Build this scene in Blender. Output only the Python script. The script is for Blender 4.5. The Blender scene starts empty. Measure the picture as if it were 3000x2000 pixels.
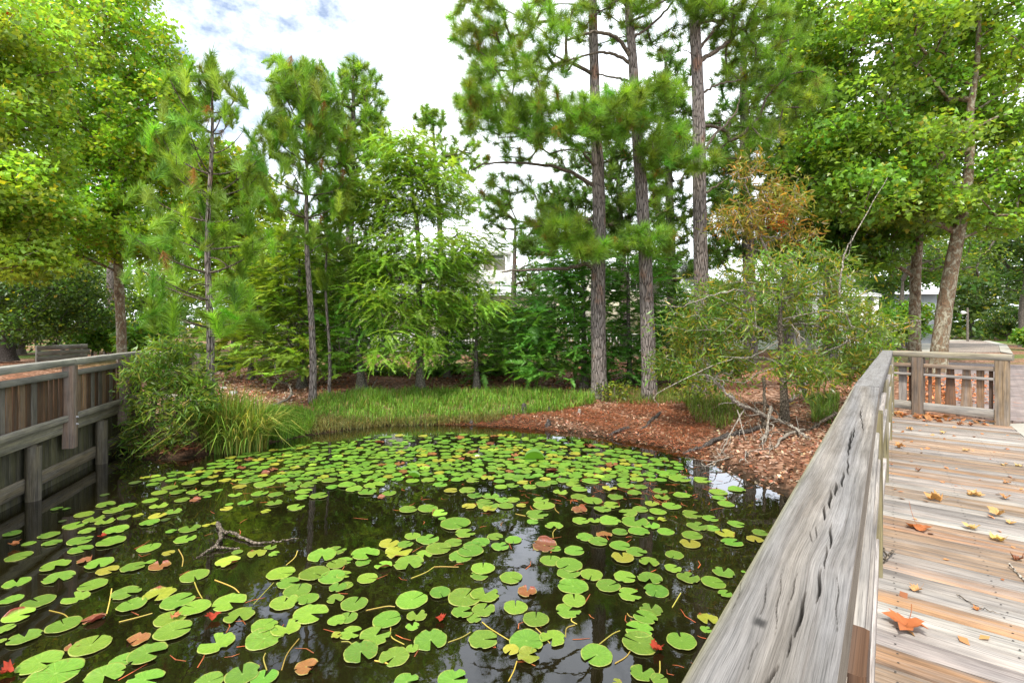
import bpy, math, random
import numpy as np
from mathutils import Vector, noise as mnoise
S = bpy.context.scene
C = S.collection
R = math.radians
rng = np.random.default_rng(7)
random.seed(7)
PI = math.pi

# ------------------------------------------------------------------ camera, sky, sun, exposure
CZ = 2.35                      # camera height above the pond surface
F = 1400.0                     # focal length in photo pixels (3000 wide)
HOR = 956.0                    # horizon row in the photo
cam = bpy.data.cameras.new('camera')
cam.sensor_width = 36.0
cam.lens = F / 3000 * 36
cam.shift_y = (HOR - 1000) / 3000
cam.clip_start = 0.05
cam.clip_end = 3000
camo = bpy.data.objects.new('camera', cam)
camo.location = (0, 0, CZ)
camo.rotation_euler = (PI / 2, 0, 0)
C.objects.link(camo)
S.camera = camo

SUN_EL, SUN_AZ = R(60), R(205)          # azimuth of the sun clockwise from +Y (behind left)
w = bpy.data.worlds.new('World')
S.world = w
w.use_nodes = True
nt = w.node_tree
nt.nodes.clear()
def wn(t, **k):
    n = nt.nodes.new(t)
    for a, b in k.items(): setattr(n, a, b)
    return n
sky = wn('ShaderNodeTexSky', sky_type='NISHITA', sun_disc=False)
sky.sun_elevation = SUN_EL
sky.sun_rotation = SUN_AZ
bg_sky = wn('ShaderNodeBackground'); bg_sky.inputs[1].default_value = 0.13
nt.links.new(sky.outputs[0], bg_sky.inputs[0])
tc = wn('ShaderNodeTexCoord')
mp = wn('ShaderNodeMapping'); mp.inputs['Scale'].default_value = (1, 1, 1.6)
nt.links.new(tc.outputs['Generated'], mp.inputs[0])
nz = wn('ShaderNodeTexNoise'); nz.inputs['Scale'].default_value = 15.0; nz.inputs['Detail'].default_value = 7; nz.inputs['Roughness'].default_value = 0.62
nt.links.new(mp.outputs[0], nz.inputs[0])
dv = Vector(((640 - 1500) / F, 1, (HOR - 90) / F)).normalized()     # where the blue breaks open
dot = wn('ShaderNodeVectorMath', operation='DOT_PRODUCT'); dot.inputs[1].default_value = dv
nrm = wn('ShaderNodeVectorMath', operation='NORMALIZE')
nt.links.new(tc.outputs['Generated'], nrm.inputs[0]); nt.links.new(nrm.outputs[0], dot.inputs[0])
mr = wn('ShaderNodeMapRange'); mr.inputs[1].default_value = 0.94; mr.inputs[2].default_value = 1.0; mr.inputs[3].default_value = 0.24; mr.inputs[4].default_value = -0.10
nt.links.new(dot.outputs['Value'], mr.inputs[0])
ad = wn('ShaderNodeMath', operation='ADD'); nt.links.new(nz.outputs[0], ad.inputs[0]); nt.links.new(mr.outputs[0], ad.inputs[1])
cr = wn('ShaderNodeMapRange'); cr.inputs[1].default_value = 0.30; cr.inputs[2].default_value = 0.72; cr.inputs[3].default_value = 0.12
nt.links.new(ad.outputs[0], cr.inputs[0])
bg_cl = wn('ShaderNodeBackground'); bg_cl.inputs[0].default_value = (0.90, 0.945, 1.0, 1); bg_cl.inputs[1].default_value = 1.65
mxs = wn('ShaderNodeMixShader')
nt.links.new(cr.outputs[0], mxs.inputs[0]); nt.links.new(bg_sky.outputs[0], mxs.inputs[1]); nt.links.new(bg_cl.outputs[0], mxs.inputs[2])
wo = wn('ShaderNodeOutputWorld'); nt.links.new(mxs.outputs[0], wo.inputs[0])

sl = bpy.data.lights.new('sun', 'SUN')
sl.energy = 3.8
sl.angle = R(7)
sl.color = (1.0, 0.95, 0.86)
so = bpy.data.objects.new('sun', sl)
sd = Vector((math.sin(SUN_AZ) * math.cos(SUN_EL), math.cos(SUN_AZ) * math.cos(SUN_EL), math.sin(SUN_EL)))
so.rotation_euler = (-sd).to_track_quat('-Z', 'Y').to_euler()
so.location = (0, 0, 40)
C.objects.link(so)
S.view_settings.view_transform = 'Standard'
S.view_settings.look = 'None'
S.view_settings.exposure = 0.66
S.view_settings.gamma = 1.0
S.render.engine = 'CYCLES'
S.cycles.max_bounces = 8
S.cycles.transparent_max_bounces = 12
S.cycles.transmission_bounces = 6

# ------------------------------------------------------------------ photo geometry
def W(u, v, Y):
    return np.array(((u - 1500) / F * Y, Y, CZ - (v - HOR) / F * Y))
def G(u, v, z=0.0):
    Y = F * (CZ - z) / (v - HOR)
    return np.array(((u - 1500) / F * Y, Y, z))
PSI = math.atan(1103 / F)                       # the near railing runs this far right of the view axis
DV = np.array((math.sin(PSI), math.cos(PSI))); RV = np.array((math.cos(PSI), -math.sin(PSI)))
def L2W(x, y, z): return np.array((RV[0] * x + DV[0] * y, RV[1] * x + DV[1] * y, z))
DECK = 0.93

# ------------------------------------------------------------------ node helpers
class NT:
    def __init__(s, name):
        s.m = bpy.data.materials.new(name); s.m.use_nodes = True
        s.t = s.m.node_tree; s.t.nodes.clear()
        s.out = s.t.nodes.new('ShaderNodeOutputMaterial')
    def n(s, t, ins=None, **k):
        n = s.t.nodes.new(t)
        for a, b in k.items(): setattr(n, a, b)
        for a, b in (ins or {}).items():
            if isinstance(b, bpy.types.NodeSocket): s.t.links.new(b, n.inputs[a])
            else: n.inputs[a].default_value = b
        return n
    def math(s, op, a, b=0.0, c=0.0):
        n = s.n('ShaderNodeMath', {0: a, 1: b, 2: c}, operation=op); return n.outputs[0]
    def mix(s, f, a, b, bt='MIX'):
        n = s.n('ShaderNodeMix', None, data_type='RGBA', blend_type=bt)
        for i, v in ((0, f), (6, a), (7, b)):
            if isinstance(v, bpy.types.NodeSocket): s.t.links.new(v, n.inputs[i])
            else: n.inputs[i].default_value = v
        return n.outputs[2]
    def ramp(s, f, pts, interp='LINEAR'):
        n = s.n('ShaderNodeValToRGB', {0: f}); r = n.color_ramp; r.interpolation = interp
        while len(r.elements) < len(pts): r.elements.new(0.5)
        for e, (p, c) in zip(r.elements, pts):
            e.position = p; e.color = c if len(c) == 4 else (*c, 1)
        return n.outputs[0]
    def noise(s, vec, scale=5, detail=4, rough=0.5, dist=0.0):
        return s.n('ShaderNodeTexNoise', {'Vector': vec, 'Scale': scale, 'Detail': detail, 'Roughness': rough, 'Distortion': dist}).outputs[0]
    def vscale(s, vec, v):
        return s.n('ShaderNodeMapping', {0: vec, 3: v}).outputs[0]
    def obj(s): return s.n('ShaderNodeTexCoord').outputs['Object']
    def uv(s): return s.n('ShaderNodeTexCoord').outputs['UV']
    def col(s): return s.n('ShaderNodeVertexColor', layer_name='Col').outputs[0]
    def bump(s, h, st=0.3, d=0.01):
        return s.n('ShaderNodeBump', {'Strength': st, 'Distance': d, 'Height': h}).outputs[0]
    def pbr(s, color, rough=0.8, normal=None, spec=0.3):
        p = s.n('ShaderNodeBsdfPrincipled', {'Base Color': color, 'Roughness': rough, 'Specular IOR Level': spec})
        if normal is not None: s.t.links.new(normal, p.inputs['Normal'])
        return p.outputs[0]
    def done(s, sh):
        s.t.links.new(sh, s.out.inputs[0]); return s.m

def c3(*c): return (*c, 1.0)

def leaf_mat(name, trans=0.4, rough=0.5, spec=0.3):
    k = NT(name); c = k.col()
    a = k.pbr(c, rough, None, spec)
    tcol = k.mix(1.0, c, c3(1.35, 1.25, 0.55), 'MULTIPLY')
    t = k.n('ShaderNodeBsdfTranslucent', {0: tcol}).outputs[0]
    return k.done(k.n('ShaderNodeMixShader', {0: trans, 1: a, 2: t}).outputs[0])

def wood_mat(name, bump_st=0.5):
    k = NT(name); uv = k.uv(); c = k.col()
    fine = k.noise(k.vscale(uv, (5, 260, 1)), 1.0, 5, 0.65)
    mid = k.noise(k.vscale(uv, (1.3, 55, 1)), 1.0, 4, 0.6, 0.8)
    blot = k.noise(k.vscale(uv, (3.0, 9, 1)), 1.0, 4, 0.6)
    f1 = k.ramp(fine, [(0.30, (0.42,) * 3), (0.5, (0.95,) * 3), (0.72, (1.22,) * 3)])
    f2 = k.ramp(mid, [(0.30, (0.55, 0.53, 0.52)), (0.48, (1, 1, 1)), (0.7, (1.2, 1.2, 1.2))])
    f3 = k.ramp(blot, [(0.3, (0.68, 0.68, 0.70)), (0.6, (1.1, 1.08, 1.05))])
    c1 = k.mix(1.0, c, f1, 'MULTIPLY'); c2 = k.mix(1.0, c1, f2, 'MULTIPLY'); c3_ = k.mix(1.0, c2, f3, 'MULTIPLY')
    wv_ = k.ramp(k.noise(k.vscale(uv, (1.1, 16, 1)), 1.0, 4, 0.6, 0.6), [(0.42, (0, 0, 0)), (0.60, (0.55,) * 3)])
    lum = k.n('ShaderNodeRGBToBW', {0: c3_}).outputs[0]
    gr = k.mix(1.0, k.n('ShaderNodeCombineColor', {0: lum, 1: lum, 2: lum}).outputs[0], c3(1.04, 0.98, 0.93), 'MULTIPLY')
    c3_ = k.mix(wv_, c3_, gr)
    crack = k.ramp(k.noise(k.vscale(uv, (1.6, 85, 1)), 1.0, 2, 0.5), [(0.27, (0.12,) * 3), (0.31, (1, 1, 1))])
    c4 = k.mix(1.0, c3_, crack, 'MULTIPLY')
    h = k.math('ADD', k.math('MULTIPLY', fine, 0.6), mid)
    return k.done(k.pbr(c4, 0.85, k.bump(h, bump_st, 0.004), 0.2))

def bark_mat(name, base, dark, light, vs=(9, 9, 2.2), scale=1.0, orange=None):
    k = NT(name); o = k.obj()
    v = k.n('ShaderNodeTexVoronoi', {'Vector': k.vscale(o, vs), 'Scale': 1.6 * scale, 'Randomness': 1.0}, feature='DISTANCE_TO_EDGE').outputs[0]
    n1 = k.noise(k.vscale(o, (vs[0] * 2, vs[1] * 2, vs[2] * 1.2)), 2.0 * scale, 6, 0.65)
    n2 = k.noise(k.vscale(o, (2, 2, 1.2)), 1.5, 3, 0.5)
    edge = k.ramp(v, [(0.0, (0, 0, 0)), (0.10, (0.75,) * 3), (0.3, (1,) * 3)])
    c = k.ramp(n1, [(0.28, dark), (0.5, base), (0.72, light)])
    if orange: c = k.mix(k.ramp(n2, [(0.58, (0, 0, 0)), (0.70, (0.55,) * 3)]), c, c3(*orange))
    c = k.mix(edge, c3(*[x * 0.45 for x in dark]), c)
    h = k.math('ADD', edge, k.math('MULTIPLY', n1, 0.5))
    return k.done(k.pbr(c, 0.9, k.bump(h, 0.8, 0.03), 0.15))

def plain_mat(name, col, rough=0.7, var=0.12, nscale=3.0, spec=0.3):
    k = NT(name); o = k.obj()
    n = k.noise(o, nscale, 5, 0.6)
    c = k.mix(n, c3(*[x * (1 - var) for x in col]), c3(*[min(1, x * (1 + var)) for x in col]))
    return k.done(k.pbr(c, rough, k.bump(n, 0.15, 0.01), spec))

M = {}
M['leaf'] = leaf_mat('broad_leaf', 0.55, 0.36, 0.5)
M['needle'] = leaf_mat('pine_needle', 0.42, 0.45, 0.4)
M['grass'] = leaf_mat('grass_blade', 0.35, 0.5, 0.3)
M['dryleaf'] = leaf_mat('dry_leaf', 0.15, 0.7, 0.2)
M['steel'] = plain_mat('galvanised_steel', (0.5, 0.5, 0.52), 0.4, 0.1)
M['wood'] = wood_mat('weathered_wood', 0.55)
M['pine_bark'] = bark_mat('pine_bark', (0.23, 0.195, 0.175), (0.085, 0.068, 0.058), (0.42, 0.38, 0.355), (17, 17, 2.3), 1.0, (0.30, 0.13, 0.06))
M['grey_bark'] = bark_mat('grey_bark', (0.22, 0.19, 0.16), (0.11, 0.09, 0.075), (0.36, 0.32, 0.28), (14, 14, 5), 1.3)
M['twig'] = bark_mat('twig_bark', (0.20, 0.16, 0.12), (0.09, 0.07, 0.05), (0.33, 0.29, 0.24), (12, 12, 6), 1.5)
M['pale_twig'] = bark_mat('bare_pale_twig', (0.42, 0.37, 0.31), (0.24, 0.20, 0.16), (0.6, 0.55, 0.48), (14, 14, 6), 1.5)
M['dark_log'] = bark_mat('wet_log', (0.10, 0.085, 0.075), (0.04, 0.034, 0.03), (0.24, 0.21, 0.19), (12, 12, 5), 1.5)
def syc_bark():
    k = NT('sycamore_bark'); o = k.obj()
    n = k.noise(k.vscale(o, (3.2, 3.2, 2.0)), 2.2, 5, 0.6, 1.2)
    c = k.ramp(n, [(0.34, (0.10, 0.075, 0.055)), (0.42, (0.23, 0.15, 0.09)), (0.5, (0.20, 0.16, 0.11)), (0.56, (0.36, 0.34, 0.25)), (0.66, (0.42, 0.40, 0.33)), (0.72, (0.33, 0.17, 0.08))])
    f = k.noise(k.vscale(o, (14, 14, 6)), 2.0, 5, 0.6)
    c = k.mix(1.0, c, k.ramp(f, [(0.3, (0.45,) * 3), (0.65, (0.88, 0.84, 0.80))]), 'MULTIPLY')
    return k.done(k.pbr(c, 0.85, k.bump(k.math('ADD', n, k.math('MULTIPLY', f, 0.4)), 0.6, 0.03), 0.2))
M['syc_bark'] = syc_bark()

# ------------------------------------------------------------------ mesh helpers
def tag(o, label=None, cat=None, group=None, kind=None):
    if label: o['label'] = label
    if cat: o['category'] = cat
    if group: o['group'] = group
    if kind: o['kind'] = kind
    return o
def empty(name, loc, rz=0.0):
    o = bpy.data.objects.new(name, None); o.empty_display_size = 0.2
    o.location = loc; o.rotation_euler = (0, 0, rz); C.objects.link(o); return o
def thing(name, label, cat, loc=(0, 0, 0), group=None, rz=0.0):
    return tag(empty(name, tuple(float(x) for x in loc), rz), label, cat, group)

def mesh_np(name, V, T, mat, parent=None, col=None, uv=None, smooth=False, loc=None, nper=3):
    """V (n,3) verts, T (m,k) faces; coordinates are in the parent's space"""
    me = bpy.data.meshes.new(name)
    V = np.ascontiguousarray(V, dtype=np.float32); T = np.ascontiguousarray(T, dtype=np.int32)
    n, m, k = len(V), len(T), T.shape[1]
    me.vertices.add(n); me.vertices.foreach_set('co', V.ravel())
    me.loops.add(m * k); me.loops.foreach_set('vertex_index', T.ravel())
    me.polygons.add(m); me.polygons.foreach_set('loop_start', np.arange(0, m * k, k, dtype=np.int32))
    me.polygons.foreach_set('loop_total', np.full(m, k, dtype=np.int32))
    if smooth: me.polygons.foreach_set('use_smooth', np.ones(m, dtype=bool))
    me.update(calc_edges=True)
    if col is not None:
        a = me.color_attributes.new('Col', 'FLOAT_COLOR', 'POINT')
        cc = np.ones((n, 4), dtype=np.float32); cc[:, :3] = col
        a.data.foreach_set('color', cc.ravel())
    if uv is not None:
        u = me.uv_layers.new(name='UVMap')
        u.data.foreach_set('uv', np.ascontiguousarray(uv[T.ravel()], dtype=np.float32).ravel())
    me.materials.append(mat)
    o = bpy.data.objects.new(name, me); C.objects.link(o)
    if parent is not None: o.parent = parent
    if loc is not None: o.location = tuple(float(x) for x in loc)
    return o

class MB:
    """collects quads/tris (as quads) with colour and uv per vertex"""
    def __init__(s): s.V = []; s.Q = []; s.c = []; s.uv = []; s.n = 0
    def add(s, V, Q, c, uv=None):
        V = np.asarray(V, float); s.V.append(V); s.Q.append(np.asarray(Q, int) + s.n)
        s.c.append(np.broadcast_to(np.asarray(c, float), (len(V), 3))); s.uv.append(np.zeros((len(V), 2)) if uv is None else uv); s.n += len(V)
    def build(s, name, mat, parent=None, smooth=False, loc=None):
        V = np.vstack(s.V)
        if loc is not None: V = V - np.asarray(loc)
        return mesh_np(name, V, np.vstack(s.Q), mat, parent, np.vstack(s.c), np.vstack(s.uv), smooth, loc)
    def beam(s, p0, p1, wd, th, side, c=(1, 1, 1), ch=0.004, seg=1, rough=0.0, taper=None):
        """chamfered timber from p0 to p1 (centre line); 'side' is the width direction"""
        p0 = np.asarray(p0, float); p1 = np.asarray(p1, float)
        d = p1 - p0; L = np.linalg.norm(d); d = d / L
        side = np.asarray(side, float); side = side - d * side.dot(d); side /= np.linalg.norm(side)
        up = np.cross(d, side)
        a, b = wd / 2, th / 2; ch = min(ch, a * 0.5, b * 0.5)
        prof = np.array([(-a + ch, -b), (a - ch, -b), (a, -b + ch), (a, b - ch), (a - ch, b), (-a + ch, b), (-a, b - ch), (-a, -b + ch), (-a + ch, -b)])
        per = np.concatenate([[0], np.cumsum(np.linalg.norm(np.diff(prof, axis=0), axis=1))])
        ru, rv = random.random() * 50, random.random() * 50
        Vs, U = [], []
        for i in range(seg + 1):
            f = i / seg
            pr = prof.copy()
            if taper is not None: pr[:, 0] *= taper[0] * (1 - f) + taper[1] * f
            if rough: pr[:-1] += rng.normal(0, rough, (8, 2)); pr[-1] = pr[0]
            Vs.append(p0 + d * (L * f) + pr[:, :1] * side + pr[:, 1:] * up)
            U.append(np.column_stack([np.full(9, ru + L * f), rv + per]))
        V = np.vstack(Vs); U = np.vstack(U); Q = []
        for i in range(seg):
            for j in range(8):
                A = i * 9 + j; Q.append((A, A + 9, A + 10, A + 1))
        s.add(V, Q, c, U)
        for i, fl in ((0, 1), (seg, -1)):                       # end grain
            E = Vs[i][:8]; q = [(0, 1, 2, 7), (7, 2, 3, 6), (6, 3, 4, 5)]
            if fl < 0: q = [t[::-1] for t in q]
            s.add(E, q, np.asarray(c) * 0.8, np.column_stack([ru + prof[:8, 1] * 0.2, rv + prof[:8, 0]]))
    def box(s, lo, hi, c=(1, 1, 1)):
        x0, y0, z0 = lo; x1, y1, z1 = hi
        V = [(x0, y0, z0), (x1, y0, z0), (x1, y1, z0), (x0, y1, z0), (x0, y0, z1), (x1, y0, z1), (x1, y1, z1), (x0, y1, z1)]
        s.add(V, [(0, 3, 2, 1), (4, 5, 6, 7), (0, 1, 5, 4), (1, 2, 6, 5), (2, 3, 7, 6), (3, 0, 4, 7)], c)
    def poly(s, V, c=(1, 1, 1)): s.add(V, [tuple(range(len(V)))], c)
    def tube(s, P, r, sides=8, c=(1, 1, 1), noise_amp=0.0):
        P = np.asarray(P, float); n = len(P); r = np.broadcast_to(np.asarray(r, float), (n,))
        V, U = tube_v(P, r, sides)
        if noise_amp: V = V + rng.normal(0, noise_amp, V.shape) * np.repeat(r, sides)[:, None]
        Q = []
        for i in range(n - 1):
            for j in range(sides):
                A = i * sides + j; B = i * sides + (j + 1) % sides
                Q.append((A, B, B + sides, A + sides))
        s.add(V, Q, c, U)
def tube_v(P, r, sides):
    d = np.gradient(P, axis=0); d /= np.linalg.norm(d, axis=1)[:, None] + 1e-9
    ref = np.array((0.0, 1.0, 0.0)) if abs(d[0][1]) < 0.9 else np.array((1.0, 0, 0))
    a = np.cross(d, ref); a /= np.linalg.norm(a, axis=1)[:, None] + 1e-9
    b = np.cross(d, a)
    th = np.arange(sides) / sides * 2 * PI
    V = P[:, None, :] + r[:, None, None] * (np.cos(th)[None, :, None] * a[:, None, :] + np.sin(th)[None, :, None] * b[:, None, :])
    ln = np.concatenate([[0], np.cumsum(np.linalg.norm(np.diff(P, axis=0), axis=1))])
    U = np.stack(np.broadcast_arrays(ln[:, None], (th * 0.05)[None, :]), -1)
    return V.reshape(-1, 3), U.reshape(-1, 2)

def smooth_path(P, n):
    """Catmull-Rom through P"""
    P = np.asarray(P, float); m = len(P)
    Q = np.vstack([2 * P[0] - P[1], P, 2 * P[-1] - P[-2]])
    t = np.linspace(0, m - 1 - 1e-6, n); i = t.astype(int); f = (t - i)[:, None]
    a, b, c, d = Q[i], Q[i + 1], Q[i + 2], Q[i + 3]
    return 0.5 * (2 * b + (c - a) * f + (2 * a - 5 * b + 4 * c - d) * f ** 2 + (3 * b - 3 * c + d - a) * f ** 3)

def unit(v): return v / (np.linalg.norm(v, axis=-1, keepdims=True) + 1e-9)
def frames(z, roll=None):
    """orthonormal frames whose z axis is the given direction; returns (n,3,3) columns x,y,z"""
    z = unit(np.asarray(z, float)); n = len(z)
    ref = np.where(np.abs(z[:, 2:3]) < 0.95, np.array([[0, 0, 1.0]]), np.array([[1.0, 0, 0]]))
    x = unit(np.cross(ref, z)); y = np.cross(z, x)
    if roll is None: roll = rng.uniform(0, 2 * PI, n)
    c, s = np.cos(roll)[:, None], np.sin(roll)[:, None]
    return np.stack([c * x + s * y, -s * x + c * y, z], axis=2)
def scatter(tv, tf, pos, fr, sc, col, cvar=None):
    """copy template tv/tf to every pos; returns V,T,col"""
    n = len(pos); k = len(tv)
    sc = np.broadcast_to(np.asarray(sc, float), (n,))
    V = np.einsum('nij,kj->nki', fr, tv) * sc[:, None, None] + np.asarray(pos)[:, None, :]
    T = np.asarray(tf)[None] + (np.arange(n) * k)[:, None, None]
    c = np.broadcast_to(np.asarray(col, float)[:, None, :], (n, k, 3))
    if cvar is not None: c = c * cvar[None]
    return V.reshape(-1, 3), T.reshape(-1, T.shape[2]), c.reshape(-1, 3)
def join(parts):
    Vs, Ts, Cs, n = [], [], [], 0
    for V, T, c in parts:
        Vs.append(V); Ts.append(T + n); Cs.append(c); n += len(V)
    return np.vstack(Vs), np.vstack(Ts), np.vstack(Cs)
def ball(n, shell=0.0):
    d = unit(rng.normal(size=(n, 3))); r = rng.uniform(shell ** 3, 1, n) ** (1 / 3)
    return d * r[:, None]
def cloud(u, v, du, dv, Y, dY, n, shell=0.0):
    """n points in an ellipsoid whose outline in the photo is centred u,v"""
    b = ball(n, shell)
    k = Y / F
    return W(u, v, Y) + b * np.array((du * k, dY, dv * k))

# ------------------------------------------------------------------ leaves, needles
def tuft_tpl(n, length, wd, amin, amax, back=0.1, droop=0.0, seed=0):
    """needles round +z"""
    g = np.random.default_rng(seed)
    a = R(1) * g.uniform(amin, amax, n); ph = g.uniform(0, 2 * PI, n)
    d = np.column_stack([np.sin(a) * np.cos(ph), np.sin(a) * np.sin(ph), np.cos(a)])
    st = np.column_stack([np.zeros(n), np.zeros(n), -g.uniform(0, back, n)])
    L = length * g.uniform(0.7, 1.1, n)
    sd = unit(np.cross(d, g.normal(size=(n, 3)))) * wd / 2
    tip = st + d * L[:, None]
    V = np.stack([st - sd, st + sd, tip], 1).reshape(-1, 3)
    return V, np.arange(n * 3).reshape(-1, 3)
LEAF_V = np.array([(0, 0, 0), (-0.5, 0.28, 0.07), (-0.26, 0.52, 0.03), (0, 1.0, -0.10), (0.26, 0.52, 0.03), (0.5, 0.28, 0.07)])
LEAF_T = np.array([(0, 2, 1), (0, 3, 2), (0, 4, 3), (0, 5, 4)])
OVAL_V = np.array([(0, 0, 0), (-0.26, 0.45, 0.05), (0, 1.0, -0.05), (0.26, 0.45, 0.05)])
OVAL_T = np.array([(0, 2, 1), (0, 3, 2)])
LANCE_V = np.array([(0, 0, 0), (-0.085, 0.4, 0.0), (0.085, 0.4, 0.0), (-0.06, 0.75, -0.08), (0.06, 0.75, -0.08), (0, 1.0, -0.2)])
LANCE_T = np.array([(0, 2, 1), (1, 2, 4), (1, 4, 3), (3, 4, 5)])

def leaf_frames(n, out=None, up=0.9, spread=0.8):
    """frames for flat leaves: local z (normal) mostly up, local y (tip) outwards/down"""
    nz_ = unit(rng.normal(0, spread, (n, 3)) + np.array((0, 0, up)))
    t = rng.normal(size=(n, 3)) + (0 if out is None else out * 0.8) + np.array((0, 0, -0.35))
    y = unit(t - nz_ * np.sum(t * nz_, 1)[:, None]); x = np.cross(y, nz_)
    return np.stack([x, y, nz_], 2)

def tint(n, base, var=0.25, hue=0.12):
    b = np.asarray(base, float)[None] * np.exp(rng.normal(0, var, (n, 1)))
    b = b * np.exp(rng.normal(0, hue, (n, 3)) * np.array((1, 0.35, 0.6)))
    return np.clip(b, 0.002, 0.9)

def broad_clumps(P, n_per, rad, size, base, tv=LEAF_V, tf=LEAF_T, yellow=0.1, yc=(0.33, 0.36, 0.035), cv=0.22, up=0.9, spread=0.8, flat=0.6):
    n = len(P); cc = tint(n, base, cv, 0.12)
    pos = np.repeat(P, n_per, 0) + ball(n * n_per) * np.array((rad, rad, rad * flat))
    ctr = P.mean(0)
    out = unit(pos - ctr)
    col = np.repeat(cc, n_per, 0) * np.exp(rng.normal(0, 0.2, (n * n_per, 1)))
    ym = rng.random(n * n_per) < yellow
    col[ym] = tint(ym.sum(), yc, 0.25, 0.15)
    return scatter(tv, tf, pos, leaf_frames(len(pos), out, up, spread), size * rng.uniform(0.6, 1.2, len(pos)), col)

# ------------------------------------------------------------------ branching skeleton
def grow(trunk, targets, tip_r=0.006, seg=0.35, up_pref=0.7, rmax=0.08, curve=0.15, start=0, attach_k=0.25):
    """joins each target to the nearest lower point of the growing tree; returns tubes (P0,P1,r0,r1) and end directions"""
    trunk = np.asarray(trunk, float)
    cap = len(trunk) + len(targets) * 14
    N = np.zeros((cap, 3)); par = np.full(cap, -1); cnt = 0
    N[:len(trunk)] = trunk; par[1:len(trunk)] = np.arange(len(trunk) - 1); cnt = len(trunk); nt_ = cnt
    base = N[start:nt_]
    d0 = np.min(np.linalg.norm(targets[:, None] - base[None], axis=2), 1)
    order = np.argsort(d0); ends = np.zeros(len(targets), int); dirs = np.zeros((len(targets), 3))
    for ti in order:
        p = targets[ti]; A = N[start:cnt]
        dd = p - A; dist = np.linalg.norm(dd, axis=1)
        cost = dist + up_pref * np.maximum(0, A[:, 2] - p[2] + attach_k * np.hypot(dd[:, 0], dd[:, 1]))
        q = start + int(np.argmin(cost)); a = N[q]
        L = np.linalg.norm(p - a); k = max(1, min(12, int(L / seg + 0.5)))
        side = rng.normal(0, 1, 3); prev = q
        for j in range(1, k + 1):
            f = j / k
            x = a + (p - a) * f + (side * curve * L * 0.35 + np.array((0, 0, curve * L * 0.5))) * math.sin(f * PI) * (1 if k > 1 else 0)
            N[cnt] = x; par[cnt] = prev; prev = cnt; cnt += 1
        ends[ti] = prev; dirs[ti] = N[prev] - N[par[prev]]
    w = np.zeros(cnt); w[ends] += 1
    for i in range(cnt - 1, nt_ - 1, -1): w[par[i]] += w[i]
    r = np.minimum(rmax, tip_r * np.maximum(w, 0.6) ** 0.48)
    i = np.arange(nt_, cnt); pi = par[i]
    r0 = np.where(pi < nt_, r[i] * 1.15, np.minimum(r[pi], r[i] * 1.6))
    return (N[pi], N[i], r0, r[i]), unit(dirs), N[ends]
def seg_tubes(segs, sides=5):
    P0, P1, r0, r1 = segs
    fr = frames(P1 - P0, np.zeros(len(P0)))
    th = np.arange(sides) / sides * 2 * PI
    ring = np.cos(th)[None, :, None] * fr[:, None, :, 0] + np.sin(th)[None, :, None] * fr[:, None, :, 1]
    A = P0[:, None] + ring * r0[:, None, None]; B = P1[:, None] + ring * r1[:, None, None]
    V = np.concatenate([A, B], 1).reshape(-1, 3)
    j = np.arange(sides); q = np.stack([j, (j + 1) % sides, (j + 1) % sides + sides, j + sides], 1)
    T = (q[None] + (np.arange(len(P0)) * 2 * sides)[:, None, None]).reshape(-1, 4)
    return V, T
def trunk_mesh(P, r, sides=18, amp=0.05, flare=0.35, n=70):
    P = smooth_path(P, n); r = np.interp(np.linspace(0, 1, n), np.linspace(0, 1, len(r)), r)
    t = np.linspace(0, 1, n); hgt = P[:, 2] - P[0, 2]
    r = r * (1 + flare * np.exp(-hgt / 0.25))
    V, U = tube_v(P, r, sides)
    ph = np.tile(np.arange(sides) / sides * 2 * PI, n)
    rr = np.repeat(r, sides); zz = np.repeat(hgt, sides)
    nz2 = np.array([mnoise.noise((math.cos(a) * 2.2, math.sin(a) * 2.2, z * 1.6 + P[0, 0])) for a, z in zip(ph, zz)])
    ctr = np.repeat(P, sides, 0)
    V = ctr + (V - ctr) * (1 + amp * 2 * nz2[:, None])
    Q = []
    for i in range(n - 1):
        for j in range(sides):
            A = i * sides + j; B = i * sides + (j + 1) % sides
            Q.append((A, B, B + sides, A + sides))
    return V, np.array(Q), P
def make_tree(name, label, cat, trunkP, trunkR, targets, leafer, bark, leafmat, tip_r=0.006, group=None, start=0.25, rmax=0.08,
              sides=16, bare_paths=None, curve=0.15, seg=0.35, up_pref=0.7, attach_k=0.25, bare=None, twigmat=None, flare=0.35, amp=0.05, tn=70, extra=None):
    base = np.asarray(trunkP[0], float)
    t = thing(name, label, cat, base, group)
    V, Q, P = trunk_mesh(np.asarray(trunkP, float), np.asarray(trunkR, float), sides, amp, flare, tn)
    mesh_np('trunk', V - base, Q, M[bark], t, smooth=True)
    st = int(start * len(P))
    segs, dirs, ends = grow(P, targets, tip_r, seg, up_pref, rmax, curve, st, attach_k)
    BV, BT = seg_tubes(segs)
    if extra is not None:
        n0 = len(BV); EV, ET = extra
        BV = np.vstack([BV, EV]); BT = np.vstack([BT, ET + n0])
    mesh_np('branches', BV - base, BT, M[twigmat or bark], t, smooth=True)
    for bp in bare_paths or []:
        BV, BT = bare_tubes([bp]); mesh_np('bare_branch', BV - base, BT, M[twigmat or bark], t, smooth=True)
    LV, LT, LC = leafer(ends, dirs)
    mesh_np('crown', LV - base, LT, M[leafmat], t, LC)
    return t
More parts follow.
